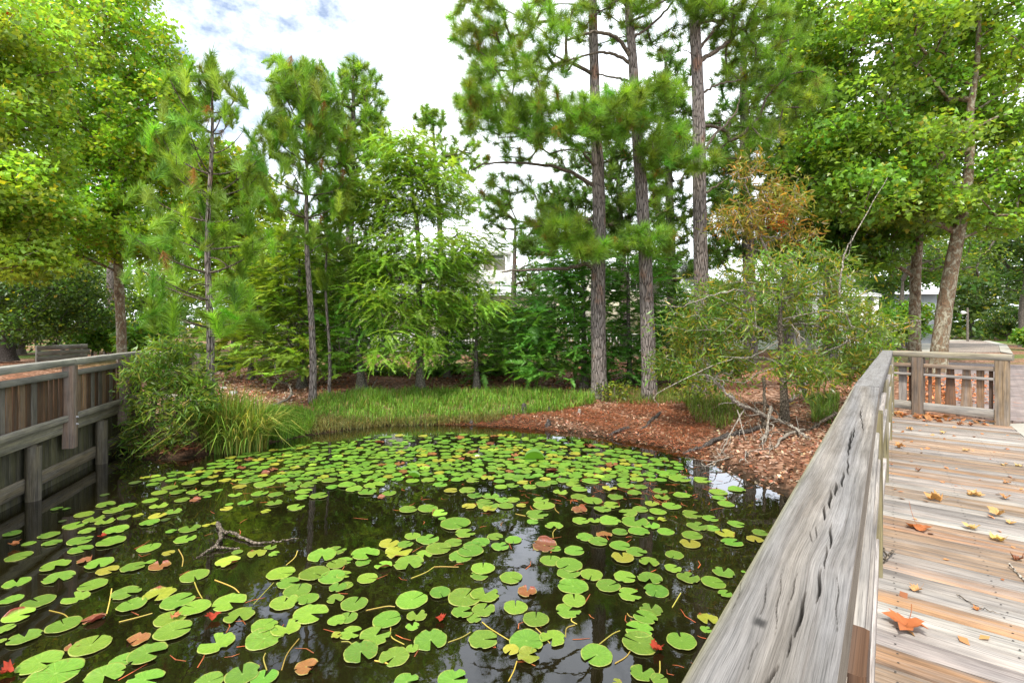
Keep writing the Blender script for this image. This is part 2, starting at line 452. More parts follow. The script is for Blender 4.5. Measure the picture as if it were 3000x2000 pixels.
def bare_tubes(paths, sides=6):
    """[(points, r0, r1)] -> V,T quads"""
    mb = MB()
    for P, r0, r1 in paths:
        n = max(6, len(P) * 5); Q = smooth_path(np.asarray(P, float), n)
        Q[1:-1] += rng.normal(0, 0.012, (n - 2, 3))
        mb.tube(Q, np.linspace(r0, r1, n), sides)
    return np.vstack(mb.V), np.vstack(mb.Q)
# ------------------------------------------------------------------ ground, pond, roads
SH = [(-30, -20), (-30, 6.5), (-8.0, 9.4), (-7.1, 9.0), (-6.5, 8.4), (-5.9, 8.5), (-5.3, 9.0), (-4.4, 10.3), (-3.2, 11.3), (-1.6, 11.45), (0, 11.2), (1.5, 10.5),
      (2.73, 9.56), (3.37, 8.57), (3.55, 7.6), (3.8, 6.8), (3.75, 6.2), (4.0, 5.4), (3.7, 4.2), (2.6, 2.4), (1.0, 0.2), (0.0, -2), (-1, -20)]
SHP = np.array(SH)
def shore_dist(X, Y):
    """signed distance to the pond edge, positive on land"""
    A = SHP; B = np.roll(SHP, -1, 0)
    best = np.full(X.shape, 1e9); ins = np.zeros(X.shape, bool)
    for (x0, y0), (x1, y1) in zip(A, B):
        dx, dy = x1 - x0, y1 - y0
        t = np.clip(((X - x0) * dx + (Y - y0) * dy) / (dx * dx + dy * dy), 0, 1)
        best = np.minimum(best, np.hypot(X - x0 - t * dx, Y - y0 - t * dy))
        if y1 != y0:
            c = ((y0 > Y) != (y1 > Y)) & (X < (x1 - x0) * (Y - y0) / (y1 - y0) + x0); ins ^= c
    return np.where(ins, -best, best)
LD = np.array((-0.3286, 1.0)); LD /= np.linalg.norm(LD)      # direction of the left fence
LN = np.array((LD[1], -LD[0]))                                # towards the pond
LP = np.array((-6.30, 5.88))                                  # a point on the left fence line
def lw(t, off=0.0, z=0.0):
    p = LP + LD * t + LN * off; return np.array((p[0], p[1], z))
def fnoise(X, Y, s):
    return (np.sin(X * s * 1.3 + 1.7 * np.sin(Y * s * 0.7 + 1)) + np.sin(Y * s * 1.1 + 1.3 * np.sin(X * s * 0.9 + 2)) + 0.6 * np.sin((X + Y) * s * 2.3 + 0.4)) / 2.6
def ground_z(X, Y):
    X = np.asarray(X, float); Y = np.asarray(Y, float)
    d = shore_dist(X, Y)
    h = np.where(d > 0, 0.10 * np.minimum(d / 0.25, 1) + 0.78 * (1 - np.exp(-np.maximum(d - 0.15, 0) / 4.2)), np.maximum(-1.1, d * 0.42))
    h = h + np.where(d > 0.1, 0.035 * fnoise(X, Y, 2.3) * np.minimum(d / 0.6, 1) + 0.02 * fnoise(X, Y, 6.1), 0.0)
    h = h + 0.38 * np.exp(-((X + 6.5) / 1.0) ** 2 - ((Y - 9.9) / 0.85) ** 2) * np.clip(d / 0.4, 0, 1)
    off = (X - LP[0]) * LN[0] + (Y - LP[1]) * LN[1]; tt = (X - LP[0]) * LD[0] + (Y - LP[1]) * LD[1]
    h = np.where((off < -0.16) & (tt < 4.3), 0.86, h)
    lx = X * RV[0] + Y * RV[1]; lz = X * DV[0] + Y * DV[1]
    h = np.where((lx > 1.1) & (lz < 40), 0.86, h)
    h = np.where((lx > -0.35) & (lx <= 1.1) & (lz < 10.0), np.minimum(h, 0.55), h)
    h = np.where((lx > -0.5) & (lz >= 10.0) & (lx < 1.2), np.minimum(np.maximum(h, 0.72 + 0.14 * np.clip((lx + 0.5) / 1.5, 0, 1)), 0.86), h)
    return np.minimum(h, 0.88)
def axis(lo, a, b, hi, st):
    fine = np.arange(a, b, st); k = 34
    left = a - (np.geomspace(1, abs(lo - a) + 1, k)[1:] - 1)[::-1]; right = b + (np.geomspace(1, hi - b + 1, k)[1:] - 1)
    return np.concatenate([left, fine, [b], right])
gx = axis(-420, -10, 13, 420, 0.11); gy = axis(-60, 3.0, 18.5, 700, 0.11)
X, Y = np.meshgrid(gx, gy); Z = ground_z(X, Y)
V = np.stack([X, Y, Z], -1).reshape(-1, 3); nx, ny = len(gx), len(gy)
ii = (np.arange(ny - 1)[:, None] * nx + np.arange(nx - 1)[None]).ravel()
def ground_mat():
    k = NT('leaf_litter_soil'); o = k.obj()
    n1 = k.noise(o, 0.9, 5, 0.6); n2 = k.noise(o, 9, 6, 0.7, 0.6); n3 = k.noise(o, 55, 4, 0.7)
    vo = k.n('ShaderNodeTexVoronoi', {'Vector': k.vscale(o, (1, 1, 1)), 'Scale': 17.0}).outputs['Color']
    vr = k.n('ShaderNodeSeparateColor', {0: vo}).outputs[0]
    base = k.ramp(n2, [(0.25, (0.045, 0.026, 0.018)), (0.45, (0.12, 0.058, 0.034)), (0.6, (0.20, 0.092, 0.05)), (0.78, (0.30, 0.18, 0.12))])
    base = k.mix(1.0, base, k.ramp(n3, [(0.3, (0.55,) * 3), (0.7, (1.35,) * 3)]), 'MULTIPLY')
    lf = k.mix(k.ramp(vr, [(0.62, (0, 0, 0)), (0.66, (0.8,) * 3)]), base, k.ramp(n1, [(0.4, (0.30, 0.13, 0.07)), (0.6, (0.42, 0.27, 0.19))]))
    grass = k.ramp(n3, [(0.3, (0.03, 0.06, 0.012)), (0.7, (0.10, 0.17, 0.03))])
    sep = k.n('ShaderNodeSeparateXYZ', {0: o})
    far = k.n('ShaderNodeMapRange', {0: sep.outputs[1], 1: 17.0, 2: 24.0}).outputs[0]
    gn = k.ramp(k.noise(o, 0.35, 3, 0.5), [(0.46, (0, 0, 0)), (0.56, (1, 1, 1))])
    c = k.mix(k.math('MULTIPLY', far, gn), lf, grass)
    mud = k.ramp(n2, [(0.3, (0.010, 0.008, 0.005)), (0.7, (0.045, 0.027, 0.014))])
    wet = k.n('ShaderNodeMapRange', {0: k.math('ADD', sep.outputs[2], k.math('MULTIPLY', k.math('SUBTRACT', n2, 0.5), 0.16)), 1: 0.0, 2: 0.2}).outputs[0]
    c = k.mix(wet, mud, c)
    return k.done(k.pbr(c, 0.92, k.bump(k.math('ADD', n2, n3), 0.7, 0.03), 0.15))
g = mesh_np('ground', V, np.stack([ii, ii + 1, ii + 1 + nx, ii + nx], 1), ground_mat(), smooth=True)
tag(g, kind='structure')

def water_mat():
    k = NT('pond_water'); o = k.obj()
    n = k.math('ADD', k.noise(k.vscale(o, (1, 1, 1)), 1.6, 3, 0.5), k.math('MULTIPLY', k.noise(o, 9, 2, 0.5), 0.12))
    b = k.bump(n, 0.05, 0.05)
    fr = k.n('ShaderNodeFresnel', {'IOR': 1.33, 'Normal': b}).outputs[0]
    gl = k.n('ShaderNodeBsdfGlossy', {'Color': c3(0.92, 0.94, 1.0), 'Roughness': 0.015, 'Normal': b}).outputs[0]
    silt = k.noise(o, 1.3, 4, 0.6)
    tr = k.n('ShaderNodeBsdfTransparent', {0: k.ramp(silt, [(0.3, (0.30, 0.22, 0.10)), (0.7, (0.42, 0.32, 0.15))])}).outputs[0]
    df = k.n('ShaderNodeBsdfDiffuse', {0: k.ramp(k.noise(o, 0.8, 5, 0.65), [(0.35, (0.006, 0.0055, 0.002)), (0.65, (0.021, 0.018, 0.006))])}).outputs[0]
    body = k.n('ShaderNodeMixShader', {0: 0.55, 1: tr, 2: df}).outputs[0]
    return k.done(k.n('ShaderNodeMixShader', {0: k.math('MINIMUM', k.math('MULTIPLY', fr, 2.0), 0.9), 1: body, 2: gl}).outputs[0])
wv = np.array([(-30, -20, 0), (8, -20, 0), (8, 14, 0), (-30, 14, 0)], float)
tag(mesh_np('water', wv, np.array([(0, 1, 2, 3)]), water_mat()), kind='structure')

def brick_mat(a, b, mortar, rot=0.0, sc=1.0):
    k = NT('brick_paving'); o = k.obj()
    mp_ = k.n('ShaderNodeMapping', {0: o, 2: (0, 0, rot), 3: (sc, sc, sc)}).outputs[0]
    br = k.n('ShaderNodeTexBrick', {'Vector': mp_, 'Color1': c3(*a), 'Color2': c3(*b), 'Mortar': c3(*mortar), 'Scale': 1.0, 'Mortar Size': 0.008, 'Brick Width': 0.21, 'Row Height': 0.105})
    n = k.noise(o, 1.1, 5, 0.65)
    c = k.mix(1.0, br.outputs[0], k.ramp(n, [(0.3, (0.62, 0.6, 0.6)), (0.65, (1.25, 1.2, 1.15))]), 'MULTIPLY')
    n2 = k.ramp(k.noise(o, 2.7, 6, 0.7), [(0.6, (0, 0, 0)), (0.68, (0.75,) * 3)])
    c = k.mix(n2, c, c3(0.30, 0.12, 0.055))
    return k.done(k.pbr(c, 0.9, k.bump(br.outputs[1], -0.4, 0.01), 0.2))
M['brick'] = brick_mat((0.23, 0.195, 0.19), (0.17, 0.14, 0.135), (0.10, 0.085, 0.08))
M['brick_pink'] = brick_mat((0.40, 0.29, 0.25), (0.33, 0.23, 0.20), (0.22, 0.17, 0.15))
M['brick_tan'] = brick_mat((0.27, 0.235, 0.205), (0.22, 0.19, 0.165), (0.14, 0.12, 0.11))
M['concrete'] = plain_mat('pale_concrete', (0.30, 0.28, 0.24), 0.85, 0.25, 2.5)
def sheet(name, pts, z, mat, thick=0.10):
    """a slab with real thickness, top at z (pts counter-clockwise)"""
    P = np.array([(p[0], p[1]) for p in pts]); n = len(P)
    V = np.vstack([np.column_stack([P, np.full(n, z)]), np.column_stack([P, np.full(n, z - thick)])])
    me = bpy.data.meshes.new(name)
    f = [tuple(range(n))] + [(i + n, (i + 1) % n + n, (i + 1) % n, i) for i in range(n)]
    me.from_pydata(V.tolist(), [], f); me.materials.append(mat)
    o = bpy.data.objects.new(name, me); C.objects.link(o); return tag(o, kind='structure')
def lx(a, b): return L2W(a, b, 0)[:2]
sheet('road', [lx(1.72, -12), lx(12, -12), lx(12, 26), lx(1.4, 26), lx(1.2, 22), lx(0.9, 10.9), lx(1.72, 10.4)], 0.905, M['brick'])
sheet('kerb', [lx(1.38, -12), lx(1.715, -12), lx(1.715, 10.35), lx(1.38, 10.0)], 0.925, M['concrete'])
def gp(u, v, z): return G(u, v, z)[:2]
sheet('lane', [gp(2735, 1031, .9), gp(2930, 1031, .9), gp(2925, 1012, .9), gp(2880, 999, .9), gp(2700, 996, .9), gp(2735, 1006, .9)], 0.913, M['brick_tan'])
sheet('lane_kerb', [gp(2700, 1031, .9), gp(2734, 1031, .9), gp(2733, 1006, .9), gp(2700, 999, .9)], 0.922, M['concrete'])
sheet('lane_kerb', [gp(2931, 1031, .9), gp(2968, 1037, .9), gp(2950, 1010, .9), gp(2890, 996, .9), gp(2881, 999, .9), gp(2926, 1012, .9)], 0.922, M['concrete'])
sheet('path', [gp(2520, 1003, .9), gp(2700, 1003, .9), gp(2890, 995.5, .9), gp(2600, 992, .9), gp(2520, 994, .9)], 0.92, M['concrete'])
sheet('path', [lw(-14, -0.9)[:2], lw(4.0, -0.9)[:2], lw(6.0, -2.6)[:2], lw(6.0, -4.6)[:2], lw(-14, -4.6)[:2]], 0.905, M['brick_pink'])

# ------------------------------------------------------------------ right-hand deck
def wcol(kind):
    if kind == 'tan': b = (0.45, 0.305, 0.20)
    elif kind == 'orange': b = (0.48, 0.285, 0.16)
    elif kind == 'pale': b = (0.51, 0.46, 0.42)
    elif kind == 'brown': b = (0.27, 0.145, 0.082)
    elif kind == 'green': b = (0.21, 0.20, 0.13)
    else: b = (0.385, 0.335, 0.295)
    f = random.uniform(0.78, 1.15) * 0.62
    return tuple(min(0.85, x * f * random.uniform(0.98, 1.02)) for x in b)
mb = MB(); y = -1.2; i = 0
seq = ['grey', 'tan', 'pale', 'tan', 'grey', 'tan', 'tan', 'grey', 'pale', 'orange', 'grey', 'tan', 'pale', 'grey', 'tan', 'tan', 'orange', 'pale']
while y < 10.02:
    wb = 0.139
    zt = DECK + random.uniform(-0.0025, 0.0025)
    xl = -0.085 + random.uniform(-0.006, 0.006)
    mb.beam(L2W(xl, y + wb / 2, zt - 0.019), L2W(1.37 + random.uniform(-0.008, 0.008), y + wb / 2 + random.uniform(-0.002, 0.002), zt - 0.019), wb, 0.038, np.array((*DV, 0)), wcol(random.choice(seq)), 0.006, 6, 0.0007)
    y += wb + random.uniform(0.003, 0.008)
deck = thing('boardwalk_deck', 'boardwalk deck of grey and tan weathered planks running beside the brick road', 'boardwalk', L2W(0.6, 4, 0.9))
dk = mb.build('planking', M['wood'], deck, loc=L2W(0.6, 4, 0.9)); dk.location = (0, 0, 0)
mb = MB()
for xx in (-0.06, 0.45, 0.9, 1.33):
    mb.beam(L2W(xx, -1.2, 0.80), L2W(xx, 10.0, 0.80), 0.05, 0.18, np.array((*RV, 0)), wcol('grey'))
b_ = mb.build('joist', M['wood'], deck, loc=L2W(0.6, 4, 0.9)); b_.location = (0, 0, 0)
mb = MB()
for zz in (0.9, 3.48, 5.6, 7.7, 9.6):
    p = L2W(0.1, zz, 0); mb.tube([(p[0], p[1], -1.3), (p[0], p[1], 0.70)], 0.09, 12, wcol('green'))
b_ = mb.build('pile', M['wood'], deck, loc=L2W(0.6, 4, 0.9)); b_.location = (0, 0, 0)

mb = MB(); y = -1.2 + 0.07                                       # screw heads over the joists
for j in range(78):
    for xx in (0.03, 0.45, 0.9, 1.33):
        for dy_ in (-0.035, 0.035):
            q = L2W(xx + random.gauss(0, 0.006), y + dy_, DECK + 0.0035); a_ = np.arange(6) / 6 * 2 * PI
            Vq = np.column_stack([q[0] + 0.0048 * np.cos(a_), q[1] + 0.0048 * np.sin(a_), np.full(6, q[2])]); mb.add(Vq, [(0, 1, 2, 3), (0, 3, 4, 5)], (0.05, 0.045, 0.04))
    y += 0.1445
b_ = mb.build('screw_heads', M['wood'], deck, loc=L2W(0.6, 4, 0.9)); b_.location = (0, 0, 0); b_['kind'] = 'stuff'

# ------------------------------------------------------------------ near railing with the split cap timber
CAPZ = CZ - 0.40                                           # top of the cap
CL, CR_, CTH = -0.186, -0.046, 0.092
def near_cap(parent, org):
    # cracks measured on the photo (zoomed pixels of the 1900,1200 crop)
    cr_px = [(745, 1440, 660, 1600, 7), (830, 1268, 785, 1420, 5), (908, 1026, 838, 1305, 9), (993, 895, 966, 1110, 9), (1022, 775, 1012, 910, 6), (1047, 640, 1044, 800, 8), (1012, 540, 1006, 632, 9),
             (1048, 455, 1037, 566, 11), (1078, 408, 1072, 492, 11), (1122, 348, 1106, 438, 11), (1146, 270, 1143, 372, 8), (1168, 120, 1143, 268, 14), (1183, 100, 1170, 180, 9), (1216, 0, 1222, 70, 9), (1226, 60, 1232, 120, 7),
             (770, 900, 720, 1300, 3), (690, 960, 640, 1200, 3), (930, 690, 935, 760, 4), (965, 660, 960, 740, 4), (860, 920, 800, 1120, 3), (560, 900, 470, 1200, 2), (1090, 900, 1075, 1300, 2.5), (640, 1300, 560, 1500, 2.5)]
    def st(x, yy):
        u = 1900 + x / 1.96; v = 1200 + yy / 1.96
        p = G(u, v, CAPZ); return p[0] * DV[0] + p[1] * DV[1], p[0] * RV[0] + p[1] * RV[1]
    cracks = [(*st(a, b), *st(c, d), wpx) for a, b, c, d, wpx in cr_px]
    s = np.concatenate([np.arange(-0.6, 0.4, 0.02), np.arange(0.4, 3.98, 0.0042)])
    nt_ = 130; tt = np.linspace(CL, CR_, nt_)
    Sg, Tg = np.meshgrid(s, tt, indexing='ij')
    # grain coordinate bent round the knots
    g = Tg.copy()
    knots = [(640, 1215, 0.012, 0.02, 0.8), (1000, 880, 0.05, 0.10, 1.2), (990, 600, 0.03, 0.10, 1.0), (1262, 330, 0.04, 0.12, -1.2), (960, 275, 0.025, 0.14, 1.0), (1215, 60, 0.03, 0.3, 1.0), (1140, 790, 0.015, 0.06, 0.8), (330, 1480, 0.03, 0.07, 0.7)]
    for kx, ky, kw, kl, a in knots:
        s0, t0 = st(kx, ky); ds = Sg - s0; dt = Tg - t0
        e = np.exp(-(ds / kl) ** 2 - (dt / kw) ** 2)
        g = g + a * kw * 0.11 * e - 0.12 * dt * np.exp(-(ds / (kl * 2)) ** 2 - (dt / (kw * 1.8)) ** 2)
    g = g + 0.004 * np.sin(Sg * 1.6 + 0.5) + 0.0012 * np.sin(Sg * 5.3 + Tg * 30)
    z = np.zeros_like(Sg)
    for f_, amp in ((260, 0.00035), (520, 0.0003), (120, 0.0005), (61, 0.0006)):
        z += amp * np.sin(g * f_ * 2 * PI / 6 + 3 * np.sin(g * f_ * 0.37) + np.sin(Sg * 1.7))
    z += 0.0004 * np.sin(Sg * 9 + Tg * 25) + 0.0005 * np.sin(Sg * 3.1 - Tg * 12)
    dark = np.ones_like(Sg)
    for s0, t0, s1, t1, wpx in cracks:
        L = math.hypot(s1 - s0, t1 - t0); ex, ey = (s1 - s0) / L, (t1 - t0) / L
        al = (Sg - s0) * ex + (Tg - t0) * ey; ac = -(Sg - s0) * ey + (Tg - t0) * ex
        f = np.clip(al / L, 0, 1); m = np.sin(f * PI) ** 0.6 * (al > 0) * (al < L)
        hw = 0.00021 * wpx * m + 1e-6
        wob = 0.0012 * np.sin(al * 60 + wpx)
        dep = np.exp(-((ac + wob) / hw) ** 4) * m
        z -= dep * min(0.016, 0.0016 * wpx + 0.002)
        dark = np.minimum(dark, 1 - 0.93 * dep)
        z += 0.0008 * np.exp(-((ac) / (hw * 3)) ** 2) * m
    ed = np.minimum(Tg - CL, CR_ - Tg); z -= 0.006 * np.exp(-ed / 0.0035)
    base = np.array((0.150, 0.138, 0.127))
    tone = 1 + 0.09 * np.sin(g * 160 + 1.5 * np.sin(Sg * 0.9)) + 0.08 * np.sin(g * 430 + 2 * np.sin(Sg * 1.3)) + 0.07 * np.sin(Sg * 4 + Tg * 40)
    col = base * tone[..., None] * (1 + 0.05 * np.sin(Sg * 2.3 + g * 60)[..., None] * np.array((1, 0.4, -0.6)))
    # pale worn fibre round the knots
    for kx, ky, kw, kl, a in knots[1:6]:
        s0, t0 = st(kx, ky); e = np.exp(-((Sg - s0) / (kl * 0.9)) ** 2 - ((Tg - t0) / (kw * 1.5)) ** 2)
        col = col * (1 + 0.28 * e[..., None])
    s0, t0 = st(640, 1215); e = np.exp(-(((Sg - s0) / 0.011) ** 4 + ((Tg - t0) / 0.008) ** 4)); col = col * (1 - 0.8 * e[..., None])
    lich = np.exp(-(Tg - CL) / 0.006)[..., None] * 0.5; col = col * (1 - lich) + lich * np.array((0.30, 0.28, 0.10))
    col = np.clip(col * dark[..., None], 0.008, 0.8)
    TOP = np.stack([RV[0] * Tg + DV[0] * Sg, RV[1] * Tg + DV[1] * Sg, CAPZ + z], -1)
    n, m = Sg.shape
    ii = (np.arange(n - 1)[:, None] * m + np.arange(m - 1)[None]).ravel()
    Vt = TOP.reshape(-1, 3); Qt = np.stack([ii, ii + m, ii + m + 1, ii + 1], 1)[:, ::-1]
    uvt = np.stack([Sg * 0.8, g], -1).reshape(-1, 2)
    mbx = MB(); mbx.add(Vt, Qt, col.reshape(-1, 3), uvt)
    for side, idx in ((-1, 0), (1, m - 1)):                       # the two faces and the underside
        Pt = TOP[:, idx]; rows = [Pt]; gz = [0.0]
        for q in (0.02, 0.045, 0.07, CTH):
            Pq = Pt.copy(); Pq[:, 2] = CAPZ - q + (0.001 * np.sin(s * 3)); rows.append(Pq); gz.append(q)
        Vs = np.stack(rows, 1); uvs = np.stack(np.broadcast_arrays(s[:, None], 3 + np.array(gz)[None]), -1)
        jj = (np.arange(n - 1)[:, None] * 5 + np.arange(4)[None]).ravel(); Qs = np.stack([jj, jj + 1, jj + 6, jj + 5], 1)
        if side > 0: Qs = Qs[:, ::-1]
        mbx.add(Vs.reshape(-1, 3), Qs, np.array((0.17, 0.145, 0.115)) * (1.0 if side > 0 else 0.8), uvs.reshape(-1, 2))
    for e in (0, n - 1):
        q = [TOP[e, 0], TOP[e, -1], TOP[e, -1] - (0, 0, CTH), TOP[e, 0] - (0, 0, CTH)]
        mbx.add(np.array(q), [(0, 1, 2, 3)], (0.3, 0.26, 0.22))
    q = np.array([TOP[0, 0], TOP[-1, 0], TOP[-1, -1], TOP[0, -1]]) - (0, 0, CTH); mbx.add(q, [(0, 1, 2, 3)], (0.3, 0.26, 0.22))
    o = mbx.build('cap_rail', M['cap'], parent, loc=org); o.location = (0, 0, 0)
    return o
def cap_mat():
    k = NT('split_grey_timber'); uv = k.uv(); c = k.col()
    fine = k.noise(k.vscale(uv, (10, 520, 1)), 1.0, 6, 0.72)
    mid = k.noise(k.vscale(uv, (1.6, 90, 1)), 1.0, 5, 0.6, 0.4)
    blot = k.noise(k.vscale(uv, (4, 20, 1)), 1.0, 5, 0.65)
    c = k.mix(1.0, c, k.ramp(fine, [(0.28, (0.40,) * 3), (0.5, (0.98,) * 3), (0.72, (1.25,) * 3)]), 'MULTIPLY')
    c = k.mix(1.0, c, k.ramp(mid, [(0.27, (0.55, 0.51, 0.48)), (0.46, (1, 1, 1)), (0.7, (1.18, 1.17, 1.16))]), 'MULTIPLY')
    c = k.mix(1.0, c, k.ramp(blot, [(0.3, (0.72, 0.69, 0.66)), (0.5, (1, 1, 1)), (0.7, (1.18, 1.19, 1.22))]), 'MULTIPLY')
    vf = k.noise(k.vscale(uv, (16, 1000, 1)), 1.0, 3, 0.6); c = k.mix(1.0, c, k.ramp(vf, [(0.3, (0.7,) * 3), (0.5, (1,) * 3), (0.7, (1.15,) * 3)]), 'MULTIPLY')
    ck = k.noise(k.vscale(uv, (2.2, 150, 1)), 1.0, 2, 0.5); c = k.mix(1.0, c, k.ramp(ck, [(0.265, (0.22, 0.20, 0.18)), (0.295, (1, 1, 1))]), 'MULTIPLY')
    h = k.math('ADD', fine, k.math('MULTIPLY', mid, 1.2))
    return k.done(k.pbr(c, 0.82, k.bump(h, 0.6, 0.004), 0.25))
M['cap'] = cap_mat()
org = L2W(-0.1, 4, DECK)
rail = thing('wooden_railing', 'long grey weathered railing with a split cap timber along the near boardwalk edge', 'railing', org)
near_cap(rail, org)
def part(mb, name, parent, org, mat='wood', **k):
    o = mb.build(name, M[mat], parent, loc=org, **k); o.location = (0, 0, 0); return o
mb = MB()                                                      # second length, kinked a degree
a2 = 0.0165
mb.beam(L2W(-0.116, 3.985, CAPZ - 0.045), L2W(-0.116 + 6.2 * a2, 10.18, CAPZ - 0.045), 0.142, 0.09, np.array((*RV, 0)), (0.165, 0.157, 0.15), 0.006, 40, 0.0012)
part(mb, 'cap_rail', rail, org, 'cap')
for zz in (0.9, 3.48, 5.6, 7.7, 9.75):
    k = max(0, zz - 3.98) * a2; mb = MB()
    mb.beam(L2W(-0.095 + k, zz, 0.15), L2W(-0.095 + k, zz, CAPZ - CTH), 0.14, 0.14, np.array((*RV, 0)), (0.215, 0.189, 0.104) if zz > 3 else wcol('brown'), 0.005, 4, 0.0008)
    part(mb, 'post', rail, org)
PZ = [-0.6, 0.9, 3.48, 5.6, 7.7, 9.75]
for a, b in zip(PZ[1:-1], PZ[2:]):
    ka, kb = max(0, a - 3.98) * a2, max(0, b - 3.98) * a2
    for zc, hh, th in ((CAPZ - 0.23, 0.06, 0.04), (CAPZ - 0.37, 0.04, 0.05), (CAPZ - 0.86, 0.12, 0.038)):
        mb = MB(); mb.beam(L2W(-0.06 + ka, a + 0.072, zc), L2W(-0.06 + kb, b - 0.072, zc), th, hh, np.array((*RV, 0)), wcol('pale'), 0.004, 8, 0.0008)
        part(mb, 'rail', rail, org)
    nn = int((b - a) / 0.2)
    for j in range(nn):
        zz = a + 0.16 + (b - a - 0.28) * j / max(1, nn - 1); kk = max(0, zz - 3.98) * a2; wd = random.choice((0.07, 0.11, 0.14))
        mb = MB(); mb.beam(L2W(-0.102 + kk, zz, CAPZ - 0.92), L2W(-0.102 + kk, zz, CAPZ - 0.20), wd, 0.022, np.array((*DV, 0)), wcol('brown'), 0.003, 3, 0.0006)
        part(mb, 'picket', rail, org)

# short railing across the end of the deck
A = L2W(0.087, 10.13, 0); B = L2W(1.29, 9.79, 0); dW = unit(B - A); nW = np.array((-dW[1], dW[0], 0))
if nW[1] > 0: nW = -nW                                          # towards the camera
LW = np.linalg.norm(B - A); org = A * 0.5 + B * 0.5 + (0, 0, DECK)
wing = thing('wooden_railing', 'short weathered railing with brown pickets across the far end of the deck', 'railing', org)
def at(t, off, z): return A + dW * t + nW * off + np.array((0, 0, z))
mb = MB(); mb.beam(at(-0.14, 0, CAPZ - 0.045), at(LW + 0.11, 0, CAPZ - 0.045), 0.15, 0.09, nW, (0.273, 0.240, 0.163), 0.005, 10, 0.001); part(mb, 'cap_rail', wing, org)
for t_, c_ in ((0.30, (0.176, 0.124, 0.085)), (LW + 0.0, (0.234, 0.169, 0.104))):
    mb = MB(); mb.beam(at(t_, 0, DECK - 0.05), at(t_, 0, CAPZ - 0.09), 0.145, 0.14, dW, c_, 0.006, 5, 0.0012); part(mb, 'post', wing, org)
for a_, b_ in ((-0.05, 0.225), (0.375, LW - 0.075)):
    for zc, hh, th, c_ in ((CAPZ - 0.222, 0.062, 0.04, (0.260, 0.182, 0.124)), (CAPZ - 0.368, 0.04, 0.05, (0.299, 0.273, 0.247)), (CAPZ - 0.872, 0.13, 0.05, (0.293, 0.273, 0.240))):
        mb = MB(); mb.beam(at(a_, 0.02, zc), at(b_, 0.02, zc), th, hh, nW, c_, 0.004, 6, 0.0008); part(mb, 'rail', wing, org)
for u0, u1, c_, tp in ((92, 182, 'pale', (1, 1)), (205, 275, 'brown', (1, 0.95)), (420, 458, 'brown', (1, 1)), (490, 555, 'orange', (1, 0.8)), (592, 708, 'brown', (1, 0.62)), (750, 870, 'tan', (1, 0.62)), (905, 980, 'orange', (0.95, 1)), (1022, 1062, 'brown', (1, 1))):
    f0, f1 = (u0 - 75) / (1165 - 75) * LW + 0.02, (u1 - 75) / (1165 - 75) * LW + 0.02
    tm = (f0 + f1) / 2; mb = MB()
    mb.beam(at(tm, -0.035, CAPZ - 0.84), at(tm, -0.035, CAPZ - 0.20), (f1 - f0), 0.024, dW, [x * 0.95 for x in wcol(c_)], 0.003, 4, 0.0006, taper=tp); part(mb, 'picket', wing, org)

# ------------------------------------------------------------------ left boardwalk fence, beam and retaining wall
CAPL = CZ - 0.50
side = np.array((*LN, 0))
org = lw(2, 0, DECK)
lf = thing('wooden_railing', 'brown weathered railing with closed vertical boards along the left bank', 'railing', org)
PT = [-0.35, 1.44, 3.22]; PT = [-2.13] + PT
for a, b in ((-2.2, 1.52), (1.53, 4.25)):
    mb = MB(); mb.beam(lw(a, 0, CAPL - 0.047), lw(b, 0, CAPL - 0.047), 0.15, 0.094, side, (0.260, 0.254, 0.215), 0.005, 16, 0.0014); part(mb, 'cap_rail', lf, org)
for t_ in PT:
    mb = MB(); c_ = (0.21, 0.15, 0.115)
    mb.beam(lw(t_, 0.035, CAPL - 1.34), lw(t_, 0.035, CAPL - 0.094), 0.14, 0.14, side, c_, 0.006, 6, 0.001); po = part(mb, 'post', lf, org)
    for zz in (CAPL - 0.88, CAPL - 0.99):
        mb = MB(); q = lw(t_ + 0.03, 0.105, zz); mb.tube([q, q + side * 0.012], 0.016, 8, (0.5, 0.5, 0.52)); mb.tube([q + side * 0.012, q + side * 0.024], 0.009, 6, (0.6, 0.6, 0.62))
        part(mb, 'bolt', po, org, 'steel')
edges = PT + [4.2]
for a, b in zip(edges[:-1], edges[1:]):
    for zc, hh, th, c_ in ((CAPL - 0.215, 0.085, 0.045, (0.176, 0.169, 0.150)), (CAPL - 0.885, 0.09, 0.05, (0.221, 0.202, 0.163))):
        mb = MB(); mb.beam(lw(a + 0.075, 0.03, zc), lw(b - 0.075, 0.03, zc), th, hh, side, c_, 0.004, 8, 0.001); part(mb, 'rail', lf, org)
    n_ = int((b - a - 0.14) / 0.118)
    for j in range(n_):
        tc_ = a + 0.075 + (b - a - 0.15) * (j + 0.5) / n_; kind = random.choice(('brown', 'brown', 'grey', 'brown', 'orange'))
        c_ = np.array(wcol(kind)) * (0.8 if kind == 'orange' else 0.62)
        tp = random.choice(((1, 1), (1, 1), (1.0, 0.72), (1, 0.9)))
        mb = MB(); mb.beam(lw(tc_, -0.015 + random.uniform(-0.004, 0.004), CAPL - 0.93), lw(tc_, -0.015, CAPL - 0.19), (b - a - 0.15) / n_ * 0.985, 0.022, np.array((*LD, 0)), c_, 0.003, 4, 0.0008, taper=tp); part(mb, 'picket', lf, org)
org = lw(2, 0, 0.5)
rw = thing('retaining_wall', 'dark timber retaining wall with round piles rising from the water on the left', 'retaining wall', org)
mb = MB(); mb.beam(lw(-2.2, -0.045, CAPL - 1.02), lw(4.25, -0.045, CAPL - 1.02), 0.05, 0.19, side, (0.234, 0.215, 0.156), 0.004, 16, 0.0012); part(mb, 'fascia_beam', rw, org)
mb = MB(); t_ = -2.2
